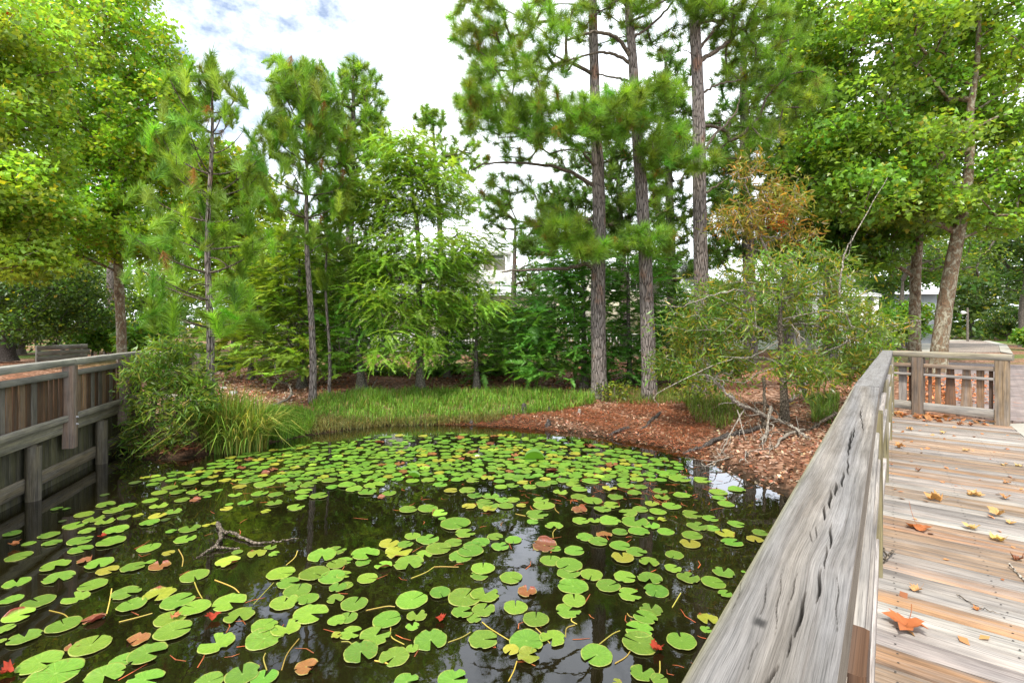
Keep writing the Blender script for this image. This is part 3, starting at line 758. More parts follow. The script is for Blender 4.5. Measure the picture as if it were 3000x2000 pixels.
while t_ < 4.5:
    mb.beam(lw(t_ + 0.075, -0.125, -1.0), lw(t_ + 0.075, -0.125, CAPL - 0.95), 0.148, 0.04, np.array((*LD, 0)), np.array((0.085, 0.082, 0.045)) * random.uniform(0.7, 1.15), 0.003, 4, 0.001); t_ += 0.151
part(mb, 'sheet_boards', rw, org)
mb = MB(); mb.beam(lw(-2.2, -0.075, 0.21), lw(4.4, -0.075, 0.21), 0.05, 0.18, side, (0.15, 0.125, 0.08), 0.004, 12, 0.001); part(mb, 'wale', rw, org)
for t_ in (-1.25, 0.62, 2.46, 4.2):
    mb = MB(); q = lw(t_, 0.01, -1.2); q2 = lw(t_, 0.01, CAPL - 1.12); mb.tube(np.linspace(q, q2, 12), 0.085, 14, (0.12, 0.105, 0.07), 0.02); part(mb, 'pile', rw, org, smooth=True)
# returning fence at the end of the left boardwalk, half hidden by the leafy thicket
A2 = lw(4.25, 0, 0); B2 = np.array((-5.93, 8.95, 0)); d2 = unit(B2 - A2); n2 = np.array((d2[1], -d2[0], 0)); L2 = np.linalg.norm(B2 - A2)
org = (A2 + B2) / 2 + (0, 0, 0.7)
rf = thing('wooden_railing', 'low railing turning the corner behind the leafy thicket on the left bank', 'railing', org)
def at2(t, off, z): return A2 + d2 * t + n2 * off + np.array((0, 0, z))
mb = MB(); mb.beam(at2(0.1, 0, CAPL - 0.05), at2(L2 + 0.05, 0, CAPL - 0.05), 0.14, 0.085, n2, (0.36, 0.31, 0.24), 0.005, 8, 0.001); part(mb, 'cap_rail', rf, org)
for t_ in (0.9, L2 - 0.05):
    mb = MB(); mb.beam(at2(t_, 0, 0.1), at2(t_, 0, CAPL - 0.09), 0.14, 0.14, d2, (0.25, 0.17, 0.11), 0.005, 4, 0.001); part(mb, 'post', rf, org)
for zc in (CAPL - 0.25, CAPL - 0.86):
    mb = MB(); mb.beam(at2(0.1, 0.03, zc), at2(L2 - 0.1, 0.03, zc), 0.045, 0.08, n2, (0.42, 0.38, 0.32), 0.004, 6, 0.001); part(mb, 'rail', rf, org)
for j in range(11):
    tc_ = 0.2 + j * (L2 - 0.4) / 10
    mb = MB(); mb.beam(at2(tc_, -0.01, CAPL - 0.9), at2(tc_, -0.01, CAPL - 0.2), 0.11, 0.022, d2, np.array(wcol('brown')) * 0.8, 0.003, 3, 0.0008); part(mb, 'picket', rf, org)
# low grey board fence beyond the left path
P0 = W(105, 1055, 17.0); P1 = W(262, 1052, 19.0)
org = (P0 + P1) / 2; org[2] = 0.9
bf = thing('board_fence', 'low grey fence of weathered horizontal boards beyond the left path', 'fence', org)
dF = unit((P1 - P0) * (1, 1, 0)); LF = np.linalg.norm((P1 - P0)[:2]); nF = np.array((dF[1], -dF[0], 0))
for j in range(4):
    mb = MB(); z_ = 1.0 + j * 0.19; q0 = P0 * (1, 1, 0) + (0, 0, z_)
    mb.beam(q0, q0 + dF * (LF * (1 - 0.05 * (j % 2))), 0.05, 0.17, nF, (0.20, 0.20, 0.18), 0.004, 8, 0.002); part(mb, 'board', bf, org)
for t_ in (0.15, LF * 0.5, LF - 0.2):
    mb = MB(); q0 = P0 * (1, 1, 0) + dF * t_ + (0, 0, 0.85) - nF * 0.08; mb.beam(q0, q0 + (0, 0, 0.82), 0.1, 0.09, dF, (0.16, 0.14, 0.12)); part(mb, 'post', bf, org)
# ------------------------------------------------------------------ houses beyond the trees
M['white'] = plain_mat('white_paint', (0.78, 0.77, 0.73), 0.6, 0.06)
M['cream'] = plain_mat('cream_siding', (0.60, 0.55, 0.42), 0.7, 0.06)
M['greysiding'] = plain_mat('grey_siding', (0.34, 0.37, 0.40), 0.7, 0.08)
M['darkglass'] = plain_mat('dark_glass', (0.02, 0.025, 0.03), 0.12, 0.2, spec=0.6)
def metal_roof():
    k = NT('white_metal_roof'); o = k.obj()
    w_ = k.n('ShaderNodeTexWave', {0: o, 'Scale': 1.2, 'Distortion': 0.0}, bands_direction='X').outputs[1]
    return k.done(k.pbr(c3(0.80, 0.81, 0.83), 0.35, k.bump(k.ramp(w_, [(0.9, (0, 0, 0)), (0.97, (1, 1, 1))]), 0.5, 0.03), 0.5))
M['roof'] = metal_roof()
def gable(parent, x0, x1, y0, y1, ze, zr, axis='x', over=0.5, name='roof', th=0.12):
    """gable roof with real thickness; ridge along axis"""
    mb = MB()
    if axis == 'x':
        ym = (y0 + y1) / 2; sl = (zr - ze) / (ym - y0)
        for s_, ya in ((1, y0 - over), (-1, y1 + over)):
            zl = ze - over * sl
            q = np.array([(x0 - over, ya, zl), (x1 + over, ya, zl), (x1 + over, ym, zr), (x0 - over, ym, zr)])
            slab(mb, q if s_ > 0 else q[::-1], th)
    else:
        xm = (x0 + x1) / 2; sl = (zr - ze) / (xm - x0)
        for s_, xa in ((1, x0 - over), (-1, x1 + over)):
            zl = ze - over * sl
            q = np.array([(xa, y0 - over, zl), (xm, y0 - over, zr), (xm, y1 + over, zr), (xa, y1 + over, zl)])
            slab(mb, q if s_ > 0 else q[::-1], th)
    o = mb.build(name, M['roof'], parent, loc=parent.location); o.location = (0, 0, 0); return o
def slab(mb, q, th):
    q = np.asarray(q, float); b = q - (0, 0, th)
    V = np.vstack([q, b])
    mb.add(V, [(0, 1, 2, 3), (7, 6, 5, 4)] + [(i, i + 4, (i + 1) % 4 + 4, (i + 1) % 4)[::-1] for i in range(4)], (1, 1, 1))
def pbox(name, lo, hi, mat, parent):
    mb = MB(); mb.box(lo, hi); o = mb.build(name, M[mat], parent, loc=parent.location if parent.parent is None else (parent.parent.location))
    o.location = (0, 0, 0); return o
def window(parent, x, y, z, wd, ht, face='y'):
    """frame on the wall's near face, pane a sub-part"""
    t = 0.1; mb = MB()
    for lo, hi in (((x - wd / 2 - t, y - 0.06, z - t), (x + wd / 2 + t, y - 0.003, z)), ((x - wd / 2 - t, y - 0.06, z + ht), (x + wd / 2 + t, y - 0.003, z + ht + t)),
                   ((x - wd / 2 - t, y - 0.055, z + 0.001), (x - wd / 2, y - 0.004, z + ht - 0.001)), ((x + wd / 2, y - 0.055, z + 0.001), (x + wd / 2 + t, y - 0.004, z + ht - 0.001)),
                   ((x - 0.02, y - 0.05, z + 0.001), (x + 0.02, y - 0.03, z + ht - 0.001)), ((x - wd / 2 + 0.001, y - 0.048, z + ht / 2 - 0.02), (x - 0.021, y - 0.03, z + ht / 2 + 0.02)), ((x + 0.021, y - 0.048, z + ht / 2 - 0.02), (x + wd / 2 - 0.001, y - 0.03, z + ht / 2 + 0.02))):
        mb.box(lo, hi)
    o = mb.build('window', M['white'], parent, loc=parent.location); o.location = (0, 0, 0)
    mb = MB(); mb.box((x - wd / 2 + 0.002, y - 0.026, z + 0.002), (x + wd / 2 - 0.002, y - 0.005, z + ht - 0.002))
    p = mb.build('pane', M['darkglass'], o, loc=parent.location); p.location = (0, 0, 0)
def house(name, label, loc): return thing(name, label, 'house', loc)
def UX(u, Y): return (u - 1500) / F * Y
def VZ(v, Y): return CZ - (v - HOR) / F * Y

# the main house: two storeys, white metal roof, porch with pillars
Yh = 34.0; x0, x1 = UX(820, Yh), UX(1440, Yh); ze = VZ(738, Yh)
h1 = house('house', 'large cream two storey house with white metal roof seen through the middle of the trees', ((x0 + x1) / 2, Yh + 4, 0.86))
pbox('wall', (x0, Yh, 0.8), (x1, Yh + 8, ze - 0.1), 'cream', h1)
gable(h1, x0, x1, Yh, Yh + 8, ze, VZ(665, Yh + 4), 'x', 0.9)
zp = VZ(862, Yh - 2.5)
mb = MB(); slab(mb, [(x0 - 0.3, Yh - 3.2, zp), (UX(1655, Yh - 3), Yh - 3.2, zp), (UX(1655, Yh - 3), Yh - 0.01, zp + 0.9), (x0 - 0.3, Yh - 0.01, zp + 0.9)], 0.12)
o = mb.build('porch_roof', M['roof'], h1, loc=h1.location); o.location = (0, 0, 0)
pbox('porch_beam', (x0, Yh - 2.9, zp - 0.45), (UX(1640, Yh - 3), Yh - 2.6, zp - 0.16), 'cream', h1)
for u in (830, 940, 1050, 1165, 1275, 1395, 1520, 1632):
    x = UX(u, Yh - 2.8); pbox('pillar', (x - 0.17, Yh - 2.92, 0.8), (x + 0.17, Yh - 2.58, zp - 0.452), 'cream', h1)
for u in (1410, 1490):
    x = UX(u, Yh - 1.0); pbox('pillar', (x - 0.15, Yh - 1.1, zp + 0.8), (x + 0.15, Yh - 0.8, ze - 0.35), 'white', h1)
pbox('balcony_roof', (UX(1395, Yh), Yh - 1.4, ze - 0.348), (UX(1500, Yh), Yh - 0.005, ze - 0.15), 'white', h1)
pbox('balcony_rail', (UX(1412, Yh - 1), Yh - 1.02, zp + 1.0), (UX(1488, Yh - 1), Yh - 0.92, zp + 1.75), 'white', h1)
for u in (870, 985, 1105, 1225, 1335):
    window(h1, UX(u, Yh), Yh, VZ(840, Yh), 1.1, 1.8); window(h1, UX(u, Yh), Yh, 1.7, 1.2, 2.0)
pbox('door', (UX(1470, Yh) - 0.6, Yh - 0.04, 0.9), (UX(1470, Yh) + 0.6, Yh - 0.004, 3.2), 'darkglass', h1)
pbox('side_wing', (x1 + 0.002, Yh + 0.4, 0.8), (UX(1640, Yh), Yh + 7, zp + 0.85), 'cream', h1)

Y2 = 37.0; x0, x1 = UX(1750, Y2), UX(1905, Y2); ze = VZ(772, Y2)
h2 = house('house', 'cream house with pale roof glimpsed between the two thick pine trunks', ((x0 + x1) / 2, Y2 + 3, 0.86))
pbox('wall', (x0, Y2, 0.8), (x1, Y2 + 6, ze - 0.1), 'cream', h2); gable(h2, x0, x1, Y2, Y2 + 6, ze, VZ(738, Y2 + 3), 'x', 0.6)
for u in (1790, 1865): window(h2, UX(u, Y2), Y2, VZ(850, Y2), 0.9, 1.5)
Y3 = 34.0; x0, x1 = UX(1965, Y3), UX(2075, Y3)
h3 = house('house', 'cottage with a steep white gable roof beside the right thick pine', ((x0 + x1) / 2, Y3 + 3, 0.86))
ze = VZ(865, Y3)
pbox('wall', (x0 + 0.15, Y3, 0.8), (x1 - 0.1, Y3 + 6, ze - 0.05), 'cream', h3); gable(h3, x0, x1 + 0.8, Y3, Y3 + 6, ze, VZ(775, Y3 + 3), 'x', 0.4)
for u in (1995, 2040): window(h3, UX(u, Y3), Y3, VZ(935, Y3), 0.7, 1.2)
Y4 = 31.0; x0, x1 = UX(2085, Y4), UX(2455, Y4); ze = VZ(815, Y4)
h4 = house('house', 'white house with a metal roof and pillared porch behind the willowy shrub', ((x0 + x1) / 2, Y4 + 3, 0.86))
pbox('wall', (x0, Y4, 0.8), (x1, Y4 + 7, ze - 0.08), 'white', h4); gable(h4, x0, x1, Y4, Y4 + 7, ze, VZ(765, Y4 + 3.5), 'x', 0.5)
gx0, gx1 = UX(2370, Y4 - 1), UX(2475, Y4 - 1)
pbox('gable_wall', (gx0 + 0.2, Y4 - 1.2, 0.8), (gx1 - 0.2, Y4 - 0.003, VZ(815, Y4)), 'white', h4); gable(h4, gx0, gx1, Y4 - 1.2, Y4 + 3.4, VZ(812, Y4), VZ(757, Y4), 'y', 0.3)
window(h4, UX(2442, Y4 - 1.2), Y4 - 1.2, VZ(885, Y4), 0.5, 1.5)
for u in (2130, 2210, 2290): window(h4, UX(u, Y4), Y4, VZ(920, Y4), 0.8, 1.5)
zp = VZ(856, Y4 - 4)
mb = MB(); slab(mb, [(UX(2380, Y4 - 4), Y4 - 4, zp), (UX(2583, Y4 - 4), Y4 - 4, zp - 0.1), (UX(2583, Y4 - 4), Y4 - 1.25, zp + 0.5), (UX(2380, Y4 - 4), Y4 - 1.25, zp + 0.6)], 0.14)
o = mb.build('porch_roof', M['roof'], h4, loc=h4.location); o.location = (0, 0, 0)
for u in (2390, 2460, 2527, 2564):
    x = UX(u, Y4 - 3.8); pbox('pillar', (x - 0.12, Y4 - 3.9, 0.8), (x + 0.12, Y4 - 3.66, zp - 0.26), 'white', h4)
mb = MB()
for j in range(16):
    x = UX(2400, Y4 - 3.8) + j * 0.22; mb.box((x, Y4 - 3.8, 1.0), (x + 0.05, Y4 - 3.76, 1.8))
mb.box((UX(2393, Y4 - 3.8), Y4 - 3.82, 1.802), (UX(2562, Y4 - 3.8), Y4 - 3.72, 1.87))
o = mb.build('porch_rail', M['white'], h4, loc=h4.location); o.location = (0, 0, 0)
Y5 = 40.0; x0, x1 = UX(2610, Y5), UX(2745, Y5); ze = VZ(850, Y5)
h5 = house('house', 'grey sided house in shade behind the mottled trunks on the right', ((x0 + x1) / 2, Y5 + 3, 0.86))
pbox('wall', (x0, Y5, 0.8), (x1, Y5 + 6, ze), 'greysiding', h5); gable(h5, x0, x1, Y5, Y5 + 6, ze + 0.05, ze + 2.2, 'x', 0.4)
window(h5, UX(2665, Y5), Y5, 2.0, 0.9, 1.5)
# white picket fence between pond wood and houses
Yf = 27.0; xa, xb = UX(1080, Yf), UX(2010, Yf)
pf = thing('picket_fence', 'white picket fence running behind the grove in front of the houses', 'fence', ((xa + xb) / 2, Yf, 0.86))
x = xa; k = 0
while x < xb - 2.4:
    pbox('post', (x - 0.06, Yf - 0.06, 0.8), (x + 0.06, Yf + 0.06, 2.05), 'white', pf)
    mb = MB()
    for j in range(13): xx = x + 0.16 + j * 0.165; mb.box((xx, Yf - 0.02, 1.02), (xx + 0.06, Yf + 0.015, 1.83))
    mb.box((x + 0.062, Yf - 0.045, 1.86), (x + 2.338, Yf + 0.045, 1.93)); mb.box((x + 0.062, Yf - 0.04, 0.93), (x + 2.338, Yf + 0.04, 1.0))
    o = mb.build('picket_panel', M['white'], pf, loc=pf.location); o.location = (0, 0, 0); x += 2.4
# small lamp on a post beyond the lane
pl = G(2835, 1001, 0.88); pt = thing('path_lamp', 'thin grey post with a small white lamp head beyond the brick lane', 'lamp post', pl)
mb = MB(); mb.tube([(0, 0, 0), (0, 0, 3.25)], np.array((0.10, 0.08)), 10); mb.build('post', M['grey_bark'], pt)
mb = MB(); mb.tube([(-0.08, 0, 2.76), (-0.22, 0, 2.78), (-0.30, 0, 2.78), (-0.52, 0, 2.78), (-0.57, 0, 2.77)], np.array((0.04, 0.05, 0.14, 0.17, 0.05)), 10); mb.build('lamp_head', M['white'], pt, smooth=True)

# ------------------------------------------------------------------ lily pads
def pad_mat():
    k = NT('lily_pad'); o = k.obj(); c = k.col()
    s = k.n('ShaderNodeSeparateXYZ', {0: o})
    rnd = k.n('ShaderNodeObjectInfo').outputs['Random']
    an = k.math('ARCTAN2', s.outputs[1], s.outputs[0])
    rad = k.math('SQRT', k.math('ADD', k.math('MULTIPLY', s.outputs[0], s.outputs[0]), k.math('MULTIPLY', s.outputs[1], s.outputs[1])))
    ve = k.math('POWER', k.math('ABSOLUTE', k.math('COSINE', k.math('MULTIPLY', an, 9.0))), 24.0)
    off = k.n('ShaderNodeCombineXYZ', {0: k.math('MULTIPLY', rnd, 37.0), 1: k.math('MULTIPLY', rnd, 91.0)}).outputs[0]
    pv = k.n('ShaderNodeVectorMath', {0: o, 1: off}, operation='ADD').outputs[0]
    n1 = k.noise(pv, 3.0, 4, 0.6); n2 = k.noise(pv, 11.0, 4, 0.6)
    hs = k.n('ShaderNodeHueSaturation', {'Hue': k.math('ADD', 0.485, k.math('MULTIPLY', rnd, 0.025)), 'Saturation': 1.0, 'Value': k.math('ADD', 0.70, k.math('MULTIPLY', k.math('FRACT', k.math('MULTIPLY', rnd, 7.3)), 0.5)), 'Color': c}).outputs[0]
    c1 = k.mix(k.math('MULTIPLY', ve, 0.6), hs, k.mix(1.0, hs, c3(1.5, 1.3, 1.5), 'MULTIPLY'))
    c1 = k.mix(1.0, c1, k.ramp(n1, [(0.3, (0.82, 0.86, 0.8)), (0.7, (1.15, 1.1, 1.1))]), 'MULTIPLY')
    sp = k.math('MULTIPLY', k.ramp(n2, [(0.61, (0, 0, 0)), (0.66, (1, 1, 1))]), k.ramp(k.math('FRACT', k.math('MULTIPLY', rnd, 13.7)), [(0.3, (0.1,) * 3), (0.9, (0.9,) * 3)]))
    c1 = k.mix(sp, c1, c3(0.16, 0.09, 0.02))
    eg = k.ramp(k.math('ADD', rad, k.math('MULTIPLY', k.math('SUBTRACT', n2, 0.5), 0.12)), [(0.93, (0, 0, 0)), (0.985, (0.55,) * 3)])
    c1 = k.mix(eg, c1, c3(0.35, 0.34, 0.08))
    ce = k.ramp(rad, [(0.02, (0.5,) * 3), (0.10, (0, 0, 0))]); c1 = k.mix(ce, c1, c3(0.30, 0.42, 0.10))
    p = k.n('ShaderNodeBsdfPrincipled', {'Base Color': c1, 'Roughness': 0.38, 'Specular IOR Level': 0.45, 'Normal': k.bump(k.math('ADD', k.math('MULTIPLY', ve, -0.4), n2), 0.25, 0.02)}).outputs[0]
    return k.done(p)
M['pad'] = pad_mat()
def pad_mesh(name, notch, wave, curl, col, seed):
    """unit-radius pad, cut from the middle to the rim towards +x"""
    g = np.random.default_rng(seed); nr, na = 6, 40
    a = np.linspace(notch / 2, 2 * PI - notch / 2, na)
    rr = np.array([0.0, 0.12, 0.4, 0.7, 0.93, 1.0])
    edge = 1 + 0.025 * np.sin(a * 3 + g.uniform(0, 6)) + 0.02 * np.sin(a * 7 + g.uniform(0, 6)) + 0.012 * g.normal(size=na)
    
    for _ in range(seed % 3):
        b_ = g.integers(4, na - 6); edge[b_:b_ + 2] *= g.uniform(0.72, 0.9)
    edge[:3] *= np.array((0.9, 0.97, 1.0)); edge[-3:] *= np.array((1.0, 0.97, 0.9))
    Rr, Aa = np.meshgrid(rr, a, indexing='ij'); E = 1 + (edge[None] - 1) * Rr
    x, y = Rr * E * np.cos(Aa), Rr * E * np.sin(Aa)
    z = wave * Rr ** 2 * (np.sin(Aa * 2 + g.uniform(0, 6)) + 0.7 * np.sin(Aa * 5 + g.uniform(0, 6))) + 0.03 * Rr ** 6
    if curl: 
        ca = g.uniform(0, 2 * PI); q = np.maximum(0, x * math.cos(ca) + y * math.sin(ca) - (1 - curl)); z = z + q * 1.3; x = x - q * 0.75 * math.cos(ca); y = y - q * 0.75 * math.sin(ca)
    V = np.stack([x, y, z - z.min() * 0.6 + 0.012], -1).reshape(-1, 3)
    ii = (np.arange(nr - 1)[:, None] * na + np.arange(na - 1)[None]).ravel()
    Q = np.stack([ii, ii + na, ii + na + 1, ii + 1], 1)
    cc = np.broadcast_to(np.array(col), V.shape).copy()
    if curl: cc[(q > 0.02).ravel()] = np.array((0.20, 0.05, 0.02))
    # rim thickness
    R0 = np.arange(na) + (nr - 1) * na; Vb = V[R0] - (0, 0, 0.03); nb = len(V)
    V = np.vstack([V, Vb]); cc = np.vstack([cc, cc[R0] * 0.6])
    Q = np.vstack([Q, [(R0[i], nb + i, nb + i + 1, R0[i + 1]) for i in range(na - 1)]])
    o = mesh_np(name, V, Q, M['pad'], None, cc, smooth=True); C.objects.unlink(o); return o
GR = (0.104, 0.215, 0.020)
PADS = {'g': [pad_mesh('lily_pad', n_, w_, 0, (GR[0] * f1, GR[1] * f2, GR[2]), i) for i, (n_, w_, f1, f2) in enumerate(((0.10, 0.008, 1, 1), (0.35, 0.02, 1.05, 0.94), (0.6, 0.035, 0.92, 0.9), (0.15, 0.015, 1.2, 1.0), (0.5, 0.012, 0.9, 1), (0.75, 0.02, 1.1, 1.02), (0.22, 0.012, 1.0, 0.95), (0.06, 0.03, 0.95, 0.97), (0.95, 0.02, 1.15, 1.0)))],
        'y': [pad_mesh('lily_pad', 0.4, 0.03, 0, (0.24, 0.24, 0.025), 21), pad_mesh('lily_pad', 0.7, 0.05, 0.1, (0.19, 0.22, 0.02), 22)],
        'b': [pad_mesh('lily_pad', 0.5, 0.05, 0.3, (0.20, 0.09, 0.025), 31), pad_mesh('lily_pad', 0.3, 0.07, 0.4, (0.16, 0.06, 0.025), 32)],
        'c': [pad_mesh('lily_pad', 0.25, 0.03, 0.22, (0.20, 0.30, 0.03), 41), pad_mesh('lily_pad', 0.6, 0.03, 0.3, (0.17, 0.33, 0.03), 42)],
        'd': [pad_mesh('lily_pad', 0.3, 0.01, 0, (0.055, 0.085, 0.018), 51)]}
L_A = """730,182,145,-20;782,222,150,170;875,190,135,190;580,250,150,10;650,282,160,40;520,325,185,20;725,298,145,60;855,270,100,80;950,258,85,0y;1085,260,130,10y;1195,230,125,50;1095,190,135,80;1030,305,145,-10;1140,285,70,0d;600,362,125,0;800,355,190,0;555,430,200,10;555,490,185,-10;765,435,215,180;340,392,165,200;360,445,150,0;85,380,140,160;200,450,110,20;130,540,205,0;1025,480,175,45;1275,420,165,30;1305,348,160,60;1180,365,80,0;1420,325,60,0y;1480,310,60,0y;1160,515,95,0y;380,600,225,-30;685,585,210,-110;405,685,240,-90;115,720,210,90;640,735,220,190;520,822,210,170;285,785,190,30d;80,835,180,180;265,850,255,160;740,635,170,0y;920,610,190,10;1040,575,75,0;590,565,130,0b;1100,605,160,20b;1340,672,210,-75;1570,575,180,20c;1635,508,80,20;1770,520,135,0y;1865,475,90,40;1890,520,80,0;870,790,220,-10;910,870,220,150;1100,800,240,-80y;1225,845,250,20;1345,890,230,170;1580,855,245,-20;1650,945,220,-100;1175,965,240,50;1195,1048,280,10;1935,655,205,0;1985,720,160,0;2165,655,215,-20;2050,775,200,60;1960,855,205,55;2120,830,160,-100;2140,935,250,-10;1820,1015,190,30;1970,1030,210,120;1820,1105,270,30;1490,1135,265,160;130,945,245,0c;170,1095,260,100;440,1010,270,120;10,1120,80,0;645,970,180,0b;625,1150,310,45;275,1270,345,-10;385,1345,430,10;840,1255,190,0;1015,1205,290,0;720,1360,310,-60;1000,1390,280,0;950,1110,180,0b;1670,1350,250,100;1820,1375,200,60;1440,1400,220,20;2110,1300,170,0b;2220,530,200,-100;2310,500,140,20;2320,590,140,160;2290,680,190,0;2330,750,130,60;2310,830,120,-60;2320,980,130,0;2320,1080,80,0y;35,1035,160,20;390,210,90,0;430,295,60,0d;460,210,60,0;500,1160,120,10b"""
L_B = """40,45,125,10;90,75,120,0;180,95,130,40;230,50,150,-20;330,105,100,60;275,130,55,0b;490,18,95,80;600,12,100,0;680,45,100,20;755,85,95,60y;870,83,115,0;920,120,105,10;985,165,115,0;1030,125,120,60;1010,190,150,20;880,193,100,0y;1135,190,110,0;1110,150,100,10;1180,150,100,-10;1240,188,70,0y;460,215,125,10;595,208,140,20;675,240,115,0c;785,312,210,-30;695,278,55,0;855,378,145,10;1020,213,100,0y;1375,150,110,20;1395,188,150,80;1350,250,155,10;1320,300,85,0;1465,327,125,-80;1545,275,90,20d;1640,130,120,-10;1730,155,140,-60;1640,218,110,0b;1890,130,110,30;1865,185,120,0;1800,213,120,10;2020,100,100,0;2195,88,105,20;2210,130,110,80;2140,175,100,0c;2275,192,135,20;2320,118,70,0;2060,215,110,0;1975,238,130,-170;2180,230,120,20;1650,293,120,10;1745,290,90,80;1850,293,150,10;2020,300,190,40;2135,325,120,90;2210,285,70,0y;2135,275,50,0;1680,405,120,200;1770,435,135,-10;1920,370,110,0;2050,365,150,0;1810,390,110,0b;2235,368,120,10;1920,465,145,-10;2035,508,145,-20;1940,545,155,40y;2120,575,140,-80;2295,528,130,-120;2285,620,120,20;490,398,110,80;595,422,160,20;770,445,130,0;330,450,140,0y;395,510,190,-60y;440,455,110,20;670,485,180,0;570,525,120,-60;905,465,130,10;960,440,130,-20;1060,403,110,-20;1185,425,115,-90;1095,470,125,10;890,500,180,160;820,540,160,50;165,520,200,-25;150,580,110,30;465,585,210,-80;20,490,35,0;20,570,120,0;290,600,125,0c;180,690,145,0;1400,465,170,0b;1470,485,90,0;1605,500,140,0;1440,567,145,80;1570,595,185,-150;1565,655,165,10;1595,745,215,170;1725,665,155,-110;1955,680,155,-10;2125,690,175,-95;1840,740,170,15;1990,800,165,0;2170,775,175,-110;975,620,165,85;955,668,130,0;1170,685,155,-20;1280,780,130,0b;485,838,220,25;680,785,145,-60;850,820,230,45;990,800,200,60;90,865,190,50;20,665,110,0;30,740,110,20;60,800,120,0d;835,920,150,10;980,905,160,45;915,965,100,10;1200,888,165,90;1340,970,180,85;1605,840,160,95;1565,912,175,15;2135,905,160,80;2095,955,170,160;2050,1040,200,170;2055,1135,245,160;2300,1115,120,50;315,972,200,10;520,945,140,85;490,1020,95,100;475,1085,95,90d;45,960,140,60;70,1065,160,0;235,1085,220,30;135,1195,240,-70;365,1230,210,-140;490,1170,90,80;615,1115,230,-70;980,1110,205,0;1455,1100,180,-130;1275,1122,235,0;1170,1180,110,0y;1290,1220,160,0y;1760,1218,220,-150;2075,1340,180,60;2190,1385,120,20;770,1390,220,10;450,1405,180,0;1900,1405,70,0y;1450,30,90,0;1530,15,100,30;1600,40,110,0;1510,95,100,60;1640,75,110,10;1720,20,130,0;1850,70,100,0y;1960,50,120,20;2060,60,100,0;1100,60,90,0;1180,50,90,40;1090,20,80,0;1300,60,100,0;1390,40,110,60;1250,30,80,0y;910,15,100,0;800,10,90,20"""
L_C = "85,313,75,0;85,358,115,10;180,395,130,0;310,403,110,0;65,462,85,10;78,498,95,20;265,475,80,0d;195,490,105,10;403,473,110,0;405,505,90,0;130,552,115,30;445,540,100,0;50,580,110,0;505,455,105,0;250,600,120,0;355,623,95,0;280,668,125,10;365,680,90,0;503,655,105,-10;440,710,120,0y;98,695,100,0;250,720,120,0;480,760,130,10;640,705,95,0;610,742,100,0y;240,768,120,0y;430,932,130,70;372,990,145,0;440,1053,85,20;340,1200,120,0y;330,1260,70,0;190,1325,175,110;228,962,135,20;545,928,30,0"
L_D = "1035,155,115,0;1055,42,95,10;1170,65,115,0;1100,100,120,10;1225,95,120,0;1340,95,115,20;1425,105,110,0;1430,128,60,0;1505,85,65,0;1620,115,100,70;1580,180,60,0;1690,168,110,40;1790,105,125,20;1900,112,110,10;1890,170,120,80;2020,40,120,60;2130,45,125,0;2010,70,95,0;2040,200,125,20;2095,92,120,0;2200,120,130,10;2270,15,110,0;1825,40,160,10;1560,210,90,0y;1830,230,80,0y;1255,150,110,0;1345,150,80,0b;720,115,70,0d;1090,10,120,0;1310,32,120,0;1440,30,110,20;1550,15,90,0y;1700,20,120,0;1950,15,100,0;2080,130,100,0;2290,60,90,0;930,30,90,0d;1180,15,90,0;1650,60,100,0y"
items = []
for L_, ox, oy, sc_ in ((L_A, 0, 1400, 2.352), (L_B, 1000, 1400, 2.352), (L_D, 0, 1400, 2.352), (L_C, 1900, 1200, 1.96)):
    for e in L_.split(';'):
        a, b, c, d = e.split(','); kind = 'g'
        if d[-1].isalpha(): kind, d = d[-1], d[:-1]
        it = (ox + float(a) / sc_, oy + float(b) / sc_, float(c) / sc_, float(d), kind)
        if sc_ == 1.96 and it[0] < 1990: continue
        items.append(it)
# the crowded far part: random but never on the shore
def in_far(u, v):
    lo = np.interp(u, (400, 560, 700, 900, 1100, 1300, 1500, 1700, 1900, 2050, 2180), (1400, 1375, 1330, 1300, 1278, 1268, 1275, 1290, 1330, 1370, 1440))
    le = np.interp(v, (1260, 1300, 1350, 1400, 1450), (880, 760, 520, 400, 300)); ri = np.interp(v, (1260, 1300, 1340, 1400, 1460, 1550), (1650, 1800, 1960, 2080, 2190, 2230))
    return v > lo and le < u < ri
def i_far(): return random.random() < 0.75
far = []; tries = 0
while len(far) < 520 and tries < 120000:
    tries += 1; v = 1262 + 215 * random.random() ** 0.9; u = random.uniform(330, 2200)
    if not in_far(u, v): continue
    if v > 1408 or (u > 1990 and v > 1350): continue
    dens = 0.25 + 0.75 * math.exp(-((v - 1365) / 55) ** 2) if u < 1750 and v < 1400 else 0.5
    if v < 1300: dens *= 0.7
    if random.random() > dens: continue
    wpx = random.uniform(0.15, 0.225) * F / (F * CZ / (v - HOR))
    if any(abs(u - q[0]) < (wpx + q[2]) * 0.34 and abs(v - q[1]) < (wpx + q[2]) * 0.36 * (v - HOR) / F * 1.0 for q in far + items): continue
    far.append((u, v, wpx, random.uniform(0, 360), random.choice('ggggggggggggyyc' if i_far() else 'ggggggggggyb')))
allp = items + far
allp.sort(key=lambda q: -q[2] * q[2] * (q[1] - HOR))
solo, rest = allp[:298], allp[298:]
ZONES = [(0, 620, 'near the left piles'), (620, 1180, 'left of the sky reflection'), (1180, 1650, 'in the open middle water'), (1650, 3000, 'towards the near railing')]
KN = {'g': 'plain green notched', 'y': 'yellowing spotted', 'b': 'brown rotting half sunken', 'c': 'green curled edge', 'd': 'dull olive submerged'}
